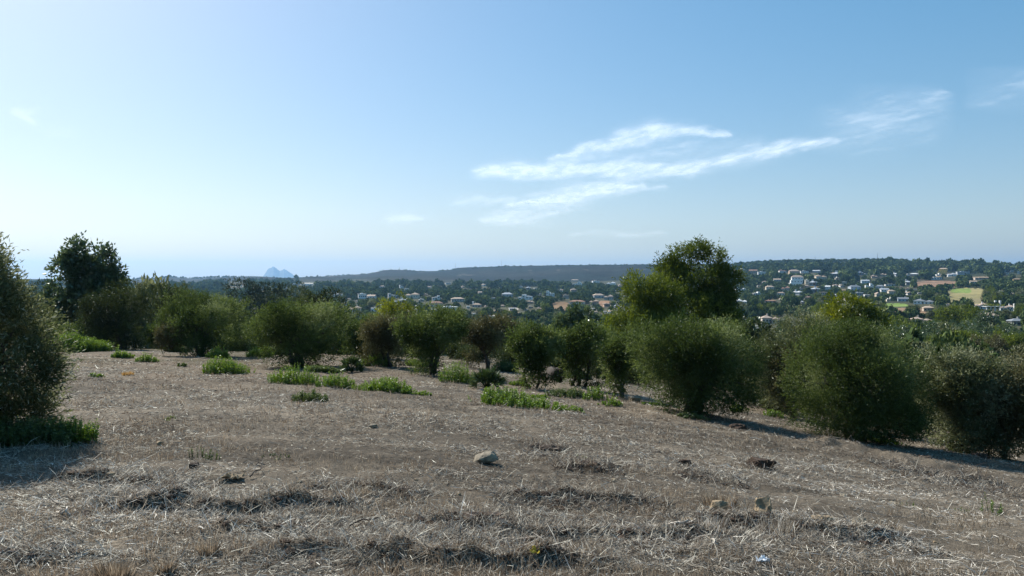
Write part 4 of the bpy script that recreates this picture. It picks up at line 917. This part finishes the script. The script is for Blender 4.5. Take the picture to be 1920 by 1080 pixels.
grass_tuft(1650, 1000, 110, 34, 'loose brown stalks near the bottom right', 'stalk', 220)
def dwarf_palm(px, base, w, h, label, nf=26):
    rng = np.random.default_rng(int(px)); X, Y, z0 = hit(px, base); W = w/F*Y; H = h/F*Y
    root = tag(empty('dwarf_palm', (X, Y, z0)), label, 'palm', 'dwarf fan palms by the olives')
    T = Tubes(); BV = []; tint = []
    for i in range(nf):
        a = i*2.4+rng.uniform(-.3, .3); el = rng.uniform(.15, 1.35); d = np.array([math.cos(a)*math.cos(el), math.sin(a)*math.cos(el), math.sin(el)])
        L = .52*H*rng.uniform(.7, 1.1) if el > .7 else .45*W*rng.uniform(.6, .9); c = d*L+np.array([0, 0, H*.08])
        T.add([(0, 0, 0), c*.5+np.array([0, 0, .02]), c], [.010, .008, .006], 4)
        up = unit(np.cross(d, unit(rng.normal(size=3)))); sd = np.cross(d, up)
        m = 15; f = np.linspace(-1.25, 1.25, m); dr = unit(d[None]*np.cos(f)[:,None]+sd[None]*np.sin(f)[:,None]+rng.normal(size=(m, 3))*.05)
        BV.append(leaves(np.repeat(c[None], m, 0), dr, np.full(m, .48*H)*rng.uniform(.8, 1.05, m)*(1-.25*np.abs(f)/1.25), np.full(m, .04), rng)); tint += list(np.repeat(np.clip(rng.random()*.6+rng.random(m)*.3+(.35 if rng.random() < .12 else 0), 0, 1), 4))
    link('stem', T.mesh('stem', M['herb_dark']), root)
    V = np.concatenate(BV); link('fronds', mesh_np('fronds', V, quads(len(V)//4), M['palm'], np.array(tint)), root)
dwarf_palm(913, 730, 66, 44, 'larger dwarf fan palm with glossy leaves left of the slim olive', 44)
dwarf_palm(660, 698, 48, 34, 'smaller dwarf fan palm with brownish edge right of the wide round olive', 34)

# ================================================================ stones, clods, sticks, litter
def rock_mesh(name, sx, sy, sz, seed, mat, cuts=0, rough=.06):
    rng = random.Random(seed); bm = bmesh.new()
    for _ in range(26):
        v = Vector((rng.gauss(0, 1), rng.gauss(0, 1), rng.gauss(0, 1))).normalized()
        v = Vector([math.copysign(abs(c)**.65, c) for c in v]); bm.verts.new((v.x*sx/2, v.y*sy/2, v.z*sz/2))
    bmesh.ops.convex_hull(bm, input=bm.verts); 
    for v in [v for v in bm.verts if not v.link_faces]: bm.verts.remove(v)
    bmesh.ops.bevel(bm, geom=list(bm.edges), offset=min(sx, sz)*.035, segments=1, affect='EDGES')
    bmesh.ops.triangulate(bm, faces=bm.faces); bmesh.ops.subdivide_edges(bm, edges=bm.edges, cuts=2, use_grid_fill=True)
    co = np.array([v.co for v in bm.verts]); s = min(sx, sy, sz)
    n = noise3(co/(s*.30)+seed, 5)-.5+(noise3(co/(s*.1)+seed, 9)-.5)*.4
    for v, k in zip(bm.verts, n): v.co += v.co.normalized()*k*s*rough*3
    me = bpy.data.meshes.new(name); bm.to_mesh(me); bm.free(); me.materials.append(mat); return me
def rock(px, base, w, h, label, mat='rock', seed=1, rot=(0, 0, 0), sink=.2, name='rock', rough=.05, cat='rock', group=None, dep=.8):
    X, Y, z = hit(px, base-h*.3); W = w/F*Y; H = h/F*Y
    o = link(name, rock_mesh(name, W, W*dep, H*1.25, seed, M[mat], rough=rough), None, (X, Y, z+H*(.5-sink))); o.rotation_euler = rot
    return tag(o, label, cat, group)
rock(911, 876, 46, 19, 'pale angular boulder with yellow lichen lying alone in mid field', 'rock', 5, (.1, -.16, .3), .1)
rock(1347, 982, 34, 28, 'small ochre stone left of the largest ochre rock', 'ochre', 8, (.2, .1, .5), .02)
rock(1432, 992, 46, 34, 'largest ochre rock half buried in dark stalks near the bottom right', 'ochre', 12, (.1, .3, 1.), .06, rough=.12)
rock(1545, 1004, 48, 22, 'low sandy rock half sunk right of the largest ochre one', 'ochre', 15, (0, .1, .2), .05)
rock(1290, 994, 34, 12, 'flat tan stone left of the small ochre one', 'ochre', 17, (0, 0, .4), .2)
rock(1672, 950, 34, 9, 'pale flat stone in the open right part of the field', 'rock', 19, (0, .05, .2), .1)
rock(1612, 1000, 34, 22, 'dark grey stone among the bottom right stalks', 'rock', 23, (.3, 0, .2), .2)
rock(1190, 757, 26, 14, 'whitish stone at the foot of the scraggly olive', 'rock', 25, (0, 0, 0), .1)
rock(1257, 768, 20, 12, 'light stone in the herb fringe under the wide olive', 'rock', 27, (0, 0, 0), .1)
rock(205, 905, 20, 7, 'small reddish stone by the left debris ridge', 'ochre', 29)
rock(365, 884, 22, 10, 'small dark stone right below the dull green weed', 'soil', 30)
rock(1425, 886, 54, 22, 'crumbly dark brown clod of earth in the right field', 'soil', 31, (0, 0, .2), .25, 'earth_clod', .16, 'clod')
rock(1030, 846, 46, 10, 'flat dark clod of earth behind the pale boulder', 'soil', 33, (0, 0, .2), .2, 'earth_clod', .16, 'clod')
rock(1103, 882, 40, 12, 'dark soil lump right of the pale boulder', 'soil', 35, (0, 0, .2), .2, 'earth_clod', .16, 'clod')
rock(1385, 811, 36, 10, 'small soil lump near the edge under the wide olive', 'soil', 37, (0, 0, .2), .2, 'earth_clod', .16, 'clod')
rock(1284, 876, 24, 11, 'little dark clod left of the crumbly one', 'soil', 39, (0, 0, .2), .2, 'earth_clod', .16, 'clod')
rock(1022, 722, 60, 18, 'brown earth bank lying behind the slim olive', 'soil', 41, (0, 0, .1), .2, 'earth_bank', .1, 'earth bank', dep=.5)
rock(903, 990, 90, 12, 'dark crumbled soil heap in the bottom centre', 'soil', 43, (0, 0, 0), .35, 'earth_clod', .16, 'clod', dep=.35)
rock(1840, 864, 30, 10, 'reddish clod on the bank at the right border', 'soil', 45, (0, 0, .2), .2, 'earth_clod', .16, 'clod')
rock(1735, 862, 26, 9, 'small clod beside the long shadow', 'soil', 47, (0, 0, .2), .2, 'earth_clod', .16, 'clod')
gs_ = random.Random(5)
for k, (px, py) in enumerate([(150,870),(560,905),(610,975),(780,905),(700,800),(1010,955),(1150,905),(1240,935),(1375,1002),(1490,965),(1580,930),(1620,1050),(1755,1010),(1530,890),(1180,835),(300,835),(450,980),(90,985),(860,930),(1300,1055),(960,1010),(1690,1040),(1400,930),(520,1050)]):
    w = gs_.uniform(7, 16); X, Y, z = hit(px, py); w = w/F*Y
    o = link('stone', rock_mesh('stone', w, w*.8, w*.6, 100+k, M['rock' if k % 3 else 'ochre'], rough=.06), None, (X, Y, z+w*.12)); o.rotation_euler = (0, 0, gs_.uniform(0, 6)); tag(o, 'small stone half sunk in the dry stubble', 'stone', 'small stones strewn over the field')
T = Tubes(); X, Y, z = hit(1043, 721); T.add([(-.1, .5, .30), (.02, .1, .30), (.05, -.25, .29)], [.26, .28, .25], 14); me = T.mesh('log', M['darkwood'])
for v in me.vertices: v.co *= 1+.10*(random.random()-.5)
tag(link('log', me, None, (X, Y, z)), 'dark round log end lying between the slim and the vase-shaped olive', 'log')
def stick(px0, py0, px1, py1, r, mat, label, twigs=3, lift=.02, wob=.5, name='stick', cat='stick', seed=None):
    rng = np.random.default_rng(seed or int(px0+py0)); a = np.array(hit(px0, py0)); b = np.array(hit(px1, py1)); a[2] += r+lift*.3; b[2] += r+lift
    p = bent(a, b, 12, wob, rng); p[:,2] = np.maximum(p[:,2], gz(p[:,0], p[:,1])+r*.5); T = Tubes(); c = p.mean(0)
    T.add(p-c, np.linspace(r, r*.45, 12)*rng.uniform(.85, 1.15, 12), 7); L = np.linalg.norm(b-a)
    for k in range(twigs):
        i = rng.integers(3, 11); d = (b-a)/L*rng.uniform(.2, .8)+rng.normal(size=3)*.6; d[2] = abs(d[2])*.6+.1; e = p[i]-c+unit(d)*L*rng.uniform(.12, .28)
        T.add(bent(p[i]-c, e, 6, .4, rng), np.linspace(r*.5, r*.15, 6), 5)
    tag(link(name, T.mesh(name, M[mat]), None, c), label, cat, 'fallen sticks and branches')
stick(722, 1022, 905, 1028, .013, 'deadwood', 'long grey dead branch with side twigs in the bottom centre', 6, .03, name='branch', cat='branch')
stick(852, 1030, 832, 1000, .008, 'darkwood', 'short dark twig standing up from the long grey branch', 1, .10)
stick(205, 1058, 240, 1074, .006, 'palewood', 'thin pale curved twig beside the golden brown tuft', 1, .05)
stick(252, 1072, 318, 1080, .009, 'palewood', 'bleached straight stick at the very bottom left', 0, .01)
stick(95, 1020, 135, 1030, .006, 'palewood', 'small pale stick near the left bottom corner', 1)
stick(300, 905, 395, 915, .007, 'deadwood', 'crooked grey stick on the left debris', 2, .02)
stick(468, 900, 502, 880, .007, 'darkwood', 'dark short stick pointing up right in the left field', 1, .04)
stick(655, 980, 712, 964, .007, 'darkwood', 'black thin stick left of centre', 1)
stick(655, 990, 705, 980, .007, 'darkwood', 'second black stick lying in front of the first one left of centre', 1)
stick(1215, 996, 1290, 1012, .020, 'palewood', 'thick bleached log piece left of the ochre stones', 1, .03, .3, 'log', 'log')
stick(1330, 1025, 1345, 1045, .010, 'palewood', 'short pale broken stick below the flat tan stone', 0, .03)
stick(1180, 1020, 1210, 1052, .006, 'darkwood', 'thin dark curved stick in the bottom debris', 2, .05)
stick(118, 1066, 132, 1082, .006, 'darkwood', 'tiny dark stick at the bottom left corner', 0, .03)
stick(108, 960, 132, 972, .012, 'palewood', 'curled pale bark piece in the left field', 0, .03, .9)
stick(1600, 960, 1720, 972, .005, 'deadwood', 'thin grey stick across the right field', 2)
stick(375, 1000, 382, 1018, .007, 'palewood', 'upright pale splinter in the lower left field', 0, .12, .2)
stick(1030, 1000, 1010, 1040, .005, 'deadwood', 'thin leaning stick in the bottom centre debris', 1, .10)
def scrap(px, py, w, h, mat, label, seed, name, cat):
    rng = np.random.default_rng(seed); X, Y, z = hit(px, py); W, H = w/F*Y, h/F*Y; n = 9
    gx, gy = np.meshgrid(np.linspace(-.5, .5, n), np.linspace(-.5, .5, n)); q = fbm(gx*4+seed, gy*4, 3, seed)
    V = np.stack([gx*W*(.8+.4*fbm(gy*3, gx*0, 2, seed)), gy*W*.7*(.8+.4*fbm(gx*3, gy*0, 2, seed)), np.abs(q-.45)*H*3.2], -1).reshape(-1, 3)
    ii, jj = np.meshgrid(np.arange(n-1), np.arange(n-1), indexing='ij'); a = (ii*n+jj).ravel()
    o = link(name, mesh_np(name, V, np.stack([a, a+1, a+n+1, a+n], 1), mat, None, False), None, (X, Y, z+.02)); s = o.modifiers.new('s', 'SOLIDIFY'); s.thickness = .003; tag(o, label, cat)
scrap(1430, 1068, 22, 8, pmat('white_plastic', (.75,.78,.80), .4), 'crumpled white plastic scrap at the bottom right of centre', 3, 'plastic_scrap', 'litter')
scrap(1003, 1070, 18, 8, pmat('yellow_leaf', (.62,.45,.05), .5), 'crumpled yellow scrap at the bottom centre', 7, 'yellow_scrap', 'litter')
scrap(435, 899, 40, 8, M['ochre'], 'yellowish flat crumb of earth in the left field', 9, 'earth_crumb', 'clod')

# ================================================================ straw litter
def straw_field():
    rng = np.random.default_rng(11)
    def pts(n, r0, r1, a=37):
        th = np.radians(rng.uniform(-a, a, n)); q = rng.random(n); r = 1/(1/r0*(1-q)+1/r1*q)
        return r*np.sin(th), r*np.cos(th), r
    X, Y, r = pts(640000, 3.8, 60); X2, Y2, r2 = pts(380000, 10, 56)
    X = np.concatenate([X, X2]); Y = np.concatenate([Y, Y2]); r = np.concatenate([r, r2]); n = len(X)
    clump = fbm(X/.35, Y/.22, 3, 201); big = fbm(X/2.6, Y/1.5, 3, 211)
    rows = fbm((X+Y*.12)/7, (Y-X*.10)/.55, 4, 65)
    keep = rng.random(n) < np.clip((clump-.32)*3.6, .06, 1)*np.clip((big-.26)*3.2, .25, 1)*np.clip((rows-.22)*2.8, .4, 1)
    keep &= rng.random(n) > smooth(30, 52, r+np.maximum(X, 0)*.5)*.8
    # debris gathers on the low ridges
    mx = []
    for (cx, cy, hw, h, hd, k) in _M:
        if cy > 16: continue
        m = int(6500*hw*2*min(1, h/.1)); mx.append((cx+rng.uniform(-1, 1, m)*hw*1.1, cy+rng.normal(size=m)*hd*1.5))
    X = np.concatenate([X[keep]]+[a for a, b in mx]); Y = np.concatenate([Y[keep]]+[b for a, b in mx]); nm = sum(len(a) for a, b in mx); n = len(X); r = np.hypot(X, Y)
    Z = gz(X, Y); dX = (gz(X+.06, Y)-Z)/.06; dY = (gz(X, Y+.06)-Z)/.06
    an = rng.uniform(0, 6.28, n); L = rng.uniform(.016, .068, n)*(1+rng.random(n)**9*3.)*(1+r/60); Wd = rng.uniform(.0022, .0056, n)*np.maximum(1, r/9.)
    chip = rng.random(n) < .10; L = np.where(chip, L*.45, L); Wd = np.where(chip, Wd*2.3, Wd)
    tilt = np.abs(rng.normal(size=n))*.16+(rng.random(n) < .10)*rng.uniform(.2, .9, n)
    tilt[-nm:] += np.abs(rng.normal(size=nm))*.30
    dx, dy = np.cos(an), np.sin(an); d = unit(np.stack([dx, dy, dx*dX+dy*dY+tilt], 1))
    b = np.stack([X, Y, Z+rng.uniform(.001, .022, n)], 1)
    roll = rng.normal(size=n)*.7; hor = unit(np.stack([-dy, dx, np.zeros(n)], 1)); nn = np.cross(d, hor); sd = hor*np.cos(roll)[:,None]+nn*np.sin(roll)[:,None]
    hw = (sd*Wd[:,None]/2); e = b+d*L[:,None]; mid_ = (b+e)/2+nn*(rng.normal(size=n)*L*.06)[:,None]
    V = np.stack([b-hw*.7, b+hw*.7, mid_+hw, e+hw*.5, e-hw*.5, mid_-hw], 1).reshape(-1, 3)
    i6 = np.arange(n)[:,None]*6; Fq = np.concatenate([i6+np.array([0, 1, 2, 5]), i6+np.array([5, 2, 3, 4])])
    c2 = fbm(X/1.1, Y/.7, 3, 221); c3 = fbm(X/5, Y/4, 3, 231)
    rw = fbm((X+Y*.12)/7, (Y-X*.10)/.55, 4, 65)
    t = .16+.60*rng.random(n)**1.25*(.72+.55*c2)+(c3-.5)*.5+(rw-.5)*.5+(rng.random(n) < .09)*.36
    t[-nm:] -= .12*rng.random(nm)
    t += .10*(1-smooth(6, 13, np.hypot(X, Y)))
    t = np.where(rng.random(n) < .26, t*.22, t)
    tag(link('straw', mesh_np('straw', V, Fq, M['straw'], np.repeat(np.clip(t, 0, 1), 6))), kind='stuff')
    # standing stubble
    m = 15000; X, Y, r = pts(m, 3.6, 34); w = fbm(X/1.6, Y/.9, 3, 241); k = w > .50; X, Y, r = X[k], Y[k], r[k]; m = len(X); q = 7
    X = np.repeat(X, q)+rng.normal(size=m*q)*.035; Y = np.repeat(Y, q)+rng.normal(size=m*q)*.035; rr = np.repeat(r, q); n = len(X)
    b = np.stack([X, Y, gz(X, Y)-.005], 1); d = unit(rng.normal(size=(n, 3))*.30+np.array([0, 0, 1])); 
    V = leaves(b, d, rng.uniform(.03, .105, n)*(1+rr/60), .0045*np.maximum(1, rr/8), rng)
    tag(link('stubble', mesh_np('stubble', V, quads(n), M['stalk'], np.repeat(rng.random(n), 4))), kind='stuff')
    # crumbs of turned soil along the low ridges
    ico = bmesh.new(); bmesh.ops.create_icosphere(ico, subdivisions=1, radius=1); ib = np.array([v.co for v in ico.verts]); iff = np.array([[v.index for v in f.verts] for f in ico.faces]); ico.free()
    P, Q = [], []; nb_ = 0
    for (cx, cy, hw, h, hd, k) in _M:
        if cy > 15: continue
        m = int(np.clip(420*hw*h/.1, 20, 700)); x = cx+rng.uniform(-1, 1, m)*hw; y = cy+rng.normal(size=m)*hd*.9-hd*.3; z = gz(x, y)
        s = rng.uniform(.006, .024, m)*(1+rng.random(m)**6*.8)*(1+cy/40)
        v = ib[None]*(1+rng.uniform(-.35, .35, (m, len(ib), 1)))*s[:,None,None]*np.array([1.2, 1, .8])+np.stack([x, y, z+s*.3], 1)[:,None]
        P.append(v.reshape(-1, 3)); Q.append((iff[None]+(np.arange(m)*len(ib))[:,None,None]+nb_).reshape(-1, 3)); nb_ += m*len(ib)
    tag(link('soil_crumbs', mesh_np('soil_crumbs', np.concatenate(P), np.concatenate(Q), M['soil'])), kind='stuff')
straw_field()
# ================================================================ clouds: thin sheets of ice cloud high above the haze
def cloud_mat():
    m, nt, out = nmat('cirrus'); L = nt.links.new
    at = N(nt, 'ShaderNodeAttribute', attribute_name='tint'); tc = N(nt, 'ShaderNodeTexCoord')
    mp = N(nt, 'ShaderNodeMapping'); mp.inputs['Scale'].default_value = (.0022, .0006, .001); mp.inputs['Rotation'].default_value = (0, 0, .5)
    nz = N(nt, 'ShaderNodeTexNoise', Scale=1., Detail=8., Roughness=.62); L(tc.outputs['Object'], mp.inputs[0]); L(mp.outputs[0], nz.inputs['Vector'])
    mr = N(nt, 'ShaderNodeMapRange'); mr.inputs[1].default_value = .28; mr.inputs[2].default_value = .62; mr.inputs[3].default_value = .25; mr.inputs[4].default_value = 1.
    L(nz.outputs['Fac'], mr.inputs[0])
    mu = N(nt, 'ShaderNodeMath', operation='MULTIPLY'); L(at.outputs['Fac'], mu.inputs[0]); L(mr.outputs[0], mu.inputs[1])
    d = N(nt, 'ShaderNodeBsdfDiffuse'); d.inputs[0].default_value = (.95, .95, .95, 1)
    t = N(nt, 'ShaderNodeBsdfTranslucent'); t.inputs[0].default_value = (.97, .97, .97, 1)
    a = N(nt, 'ShaderNodeMixShader'); a.inputs[0].default_value = .95; tr = N(nt, 'ShaderNodeBsdfTransparent')
    b = N(nt, 'ShaderNodeMixShader'); L(mu.outputs[0], b.inputs[0]); L(d.outputs[0], a.inputs[1]); L(t.outputs[0], a.inputs[2])
    L(tr.outputs[0], b.inputs[1]); L(a.outputs[0], b.inputs[2]); L(b.outputs[0], out.inputs[0]); return m
M['cloud'] = cloud_mat()
def cloud(label, box, strokes, seed, step=3.5, alt=3200., amp=1.):
    x0, y0, x1, y1 = box
    xs = np.arange(x0, x1+step, step); ys = np.arange(y0, y1+step*.7, step*.7)
    PX, PY = np.meshgrid(xs, ys)
    wx = PX+(fbm(PX/60, PY/22, 4, seed)-.5)*46; wy = PY+(fbm(PX/80+9, PY/26, 4, seed+5)-.5)*24
    D = np.zeros_like(PX)
    for pts, wid, op in strokes:
        pts = np.array(pts, float); best = np.full(PX.shape, 9.)
        for i in range(len(pts)-1):
            ax, ay, bx, by = *pts[i], *pts[i+1]; w_k = 1.7; t = np.clip(((wx-ax)*(bx-ax)+(wy-ay)*(by-ay))/((bx-ax)**2+(by-ay)**2), 0, 1)
            w0, w1 = wid[i], wid[i+1]; w = w0*(1-t)+w1*t
            best = np.minimum(best, np.hypot((wx-ax-t*(bx-ax))*.6, wy-ay-t*(by-ay))/(w*w_k))
        D = np.maximum(D, op*(1-smooth(.0, 1.35, best))**1.15)
    st = fbm((PX+PY*.3)/90, (PY+PX*.20+(fbm(PX/50, PY/18, 3, seed+2)-.5)*14)/5.5, 5, seed+9); bl = fbm(PX/46, PY/15, 4, seed+19)
    D = np.clip(D*1.75-(1-smooth(.22, .74, st*.6+bl*.4))*.85, 0, 1)*.24+D*.24
    e = np.minimum(np.minimum(PX-x0, x1-PX)/18, np.minimum(PY-y0, y1-PY)/10); D = D*np.clip(e, 0, 1)*amp
    u, s = ray(PX, PY); Y = alt/s
    V = np.stack([u*Y, Y, np.full(Y.shape, alt)], -1).reshape(-1, 3); nc = PX.shape[1]
    ii, jj = np.meshgrid(np.arange(PX.shape[0]-1), np.arange(nc-1), indexing='ij'); a = (ii*nc+jj).ravel()
    keep = D.ravel(); fc = np.stack([a, a+1, a+nc+1, a+nc], 1); fc = fc[keep[fc].max(1) > .004]
    c = V.mean(0)
    me = mesh_np('cloud', V-c, fc, M['cloud'], keep); o = link('cloud', me, None, c)
    tag(o, label, 'cloud', 'thin clouds in the blue sky')
    return o
cloud('long white wisp rising to the right in two streaks above the tall pine', (870, 150, 1800, 345),
  [([(895,320),(960,318),(1020,322),(1100,318),(1200,318),(1300,312),(1400,296),(1480,280),(1560,266)], (9,12,12,13,15,14,14,12,7), .78),
   ([(1050,296),(1120,276),(1180,258),(1240,246),(1300,246),(1370,248)], (5,12,16,14,12,4), .74),
   ([(900,316),(940,312),(990,316)], (8,10,6), .6), ([(1040,300),(1090,300)], (6,4), .5),
   ([(1080,308),(1200,296),(1320,284),(1420,270)], (16,26,24,12), .36),
   ([(1560,266),(1620,240),(1680,215),(1740,195),(1765,172)], (14,34,38,22,7), .36)], 3)
cloud('broad white wisp with ragged lower edge just under the long one', (930, 332, 1270, 398),
  [([(965,384),(1020,376),(1080,362),(1140,350),(1200,348)], (7,13,17,13,6), .72), ([(1180,352),(1248,353)], (5,3), .4), ([(1060,392),(1110,390)], (4,3), .3)], 13)
cloud('soft low white patch below the wisps in the middle of the sky', (830, 355, 1100, 434),
  [([(900,414),(960,406),(1020,402),(1060,398)], (6,13,12,6), .52), ([(850,382),(900,376),(950,372)], (8,11,6), .34), ([(960,424),(1030,420)], (9,8), .18)], 23)
cloud('tiny isolated white puff left of the other wisps', (700, 396, 830, 428), [([(725,416),(760,410),(795,406)], (6,9,4), .5)], 33)
cloud('faint flat cloud strip closest to the hills', (1050, 428, 1260, 452), [([(1068,441),(1110,438),(1160,440),(1240,435)], (5,7,6,4), .36)], 43)
cloud('small curled white scrap alone high on the left', (10, 190, 150, 262), [([(30,206),(55,212),(66,228)], (5,9,6), .30), ([(100,250),(135,244)], (9,8), .14)], 53)
cloud('faint pale veil at the right border of the sky', (1800, 120, 2050, 220), [([(1840,190),(1890,168),(1960,150)], (16,32,34), .26)], 63)

# ================================================================ haze, sky, sun, camera
def build_haze():
    S = 21000; z0, z1 = -230, 420
    V = [(-S,-3000,z0),(S,-3000,z0),(S,S,z0),(-S,S,z0),(-S,-3000,z1),(S,-3000,z1),(S,S,z1),(-S,S,z1)]
    Q = [(3,2,1,0),(4,5,6,7),(0,1,5,4),(1,2,6,5),(2,3,7,6),(3,0,4,7)]
    m, nt, out = nmat('haze_air'); v = N(nt, 'ShaderNodeVolumePrincipled'); v.inputs['Color'].default_value = (.32, .62, 1, 1)
    v.inputs['Density'].default_value = HAZE; v.inputs['Anisotropy'].default_value = .35
    nt.links.new(v.outputs[0], out.inputs['Volume'])
    o = link('haze', mesh_np('haze', np.array(V, float), Q, m)); tag(o, kind='stuff')
HAZE = 5.3e-5
build_haze()
sc = bpy.context.scene
w = bpy.data.worlds.new('World'); sc.world = w; w.use_nodes = True; nt = w.node_tree; nt.nodes.clear()
out = nt.nodes.new('ShaderNodeOutputWorld'); bg = nt.nodes.new('ShaderNodeBackground'); sk = nt.nodes.new('ShaderNodeTexSky')
sk.sky_type = 'NISHITA'; sk.sun_disc = False; sk.sun_elevation = SUN_EL; sk.sun_rotation = SUN_AZ; sk.altitude = 60
sk.air_density = 1.; sk.dust_density = 1.1; sk.ozone_density = 3.2
bg.inputs[1].default_value = .15
hs = nt.nodes.new('ShaderNodeHueSaturation'); hs.inputs['Saturation'].default_value = 1.4; hs.inputs['Hue'].default_value = .497; nt.links.new(sk.outputs[0], hs.inputs['Color']); gm = nt.nodes.new('ShaderNodeGamma'); gm.inputs[1].default_value = .68; nt.links.new(hs.outputs[0], gm.inputs[0]); nt.links.new(gm.outputs[0], bg.inputs[0]); nt.links.new(bg.outputs[0], out.inputs[0])
sun = bpy.data.lights.new('sun', 'SUN'); sun.energy = 5.0; sun.angle = math.radians(.53); sun.color = (1, .955, .88)
so = bpy.data.objects.new('sun', sun); COL.objects.link(so)
d = Vector((math.sin(SUN_AZ)*math.cos(SUN_EL), math.cos(SUN_AZ)*math.cos(SUN_EL), math.sin(SUN_EL)))
so.rotation_euler = d.to_track_quat('Z', 'Y').to_euler(); so.location = d*50
cam = bpy.data.cameras.new('camera'); cam.sensor_width = 36; cam.lens = F*36/1920; cam.clip_start = .05; cam.clip_end = 300000
co = bpy.data.objects.new('camera', cam); COL.objects.link(co); co.location = (0, 0, EYE); co.rotation_euler = (math.pi/2+PIT, 0, 0); sc.camera = co
sc.view_settings.view_transform = 'Standard'; sc.view_settings.look = 'None'; sc.view_settings.exposure = .60; sc.view_settings.gamma = 1
sc.cycles.max_bounces = 6; sc.cycles.diffuse_bounces = 2; sc.cycles.glossy_bounces = 2; sc.cycles.transmission_bounces = 3; sc.cycles.transparent_max_bounces = 12; sc.cycles.volume_bounces = 0
sc.cycles.use_denoising = True
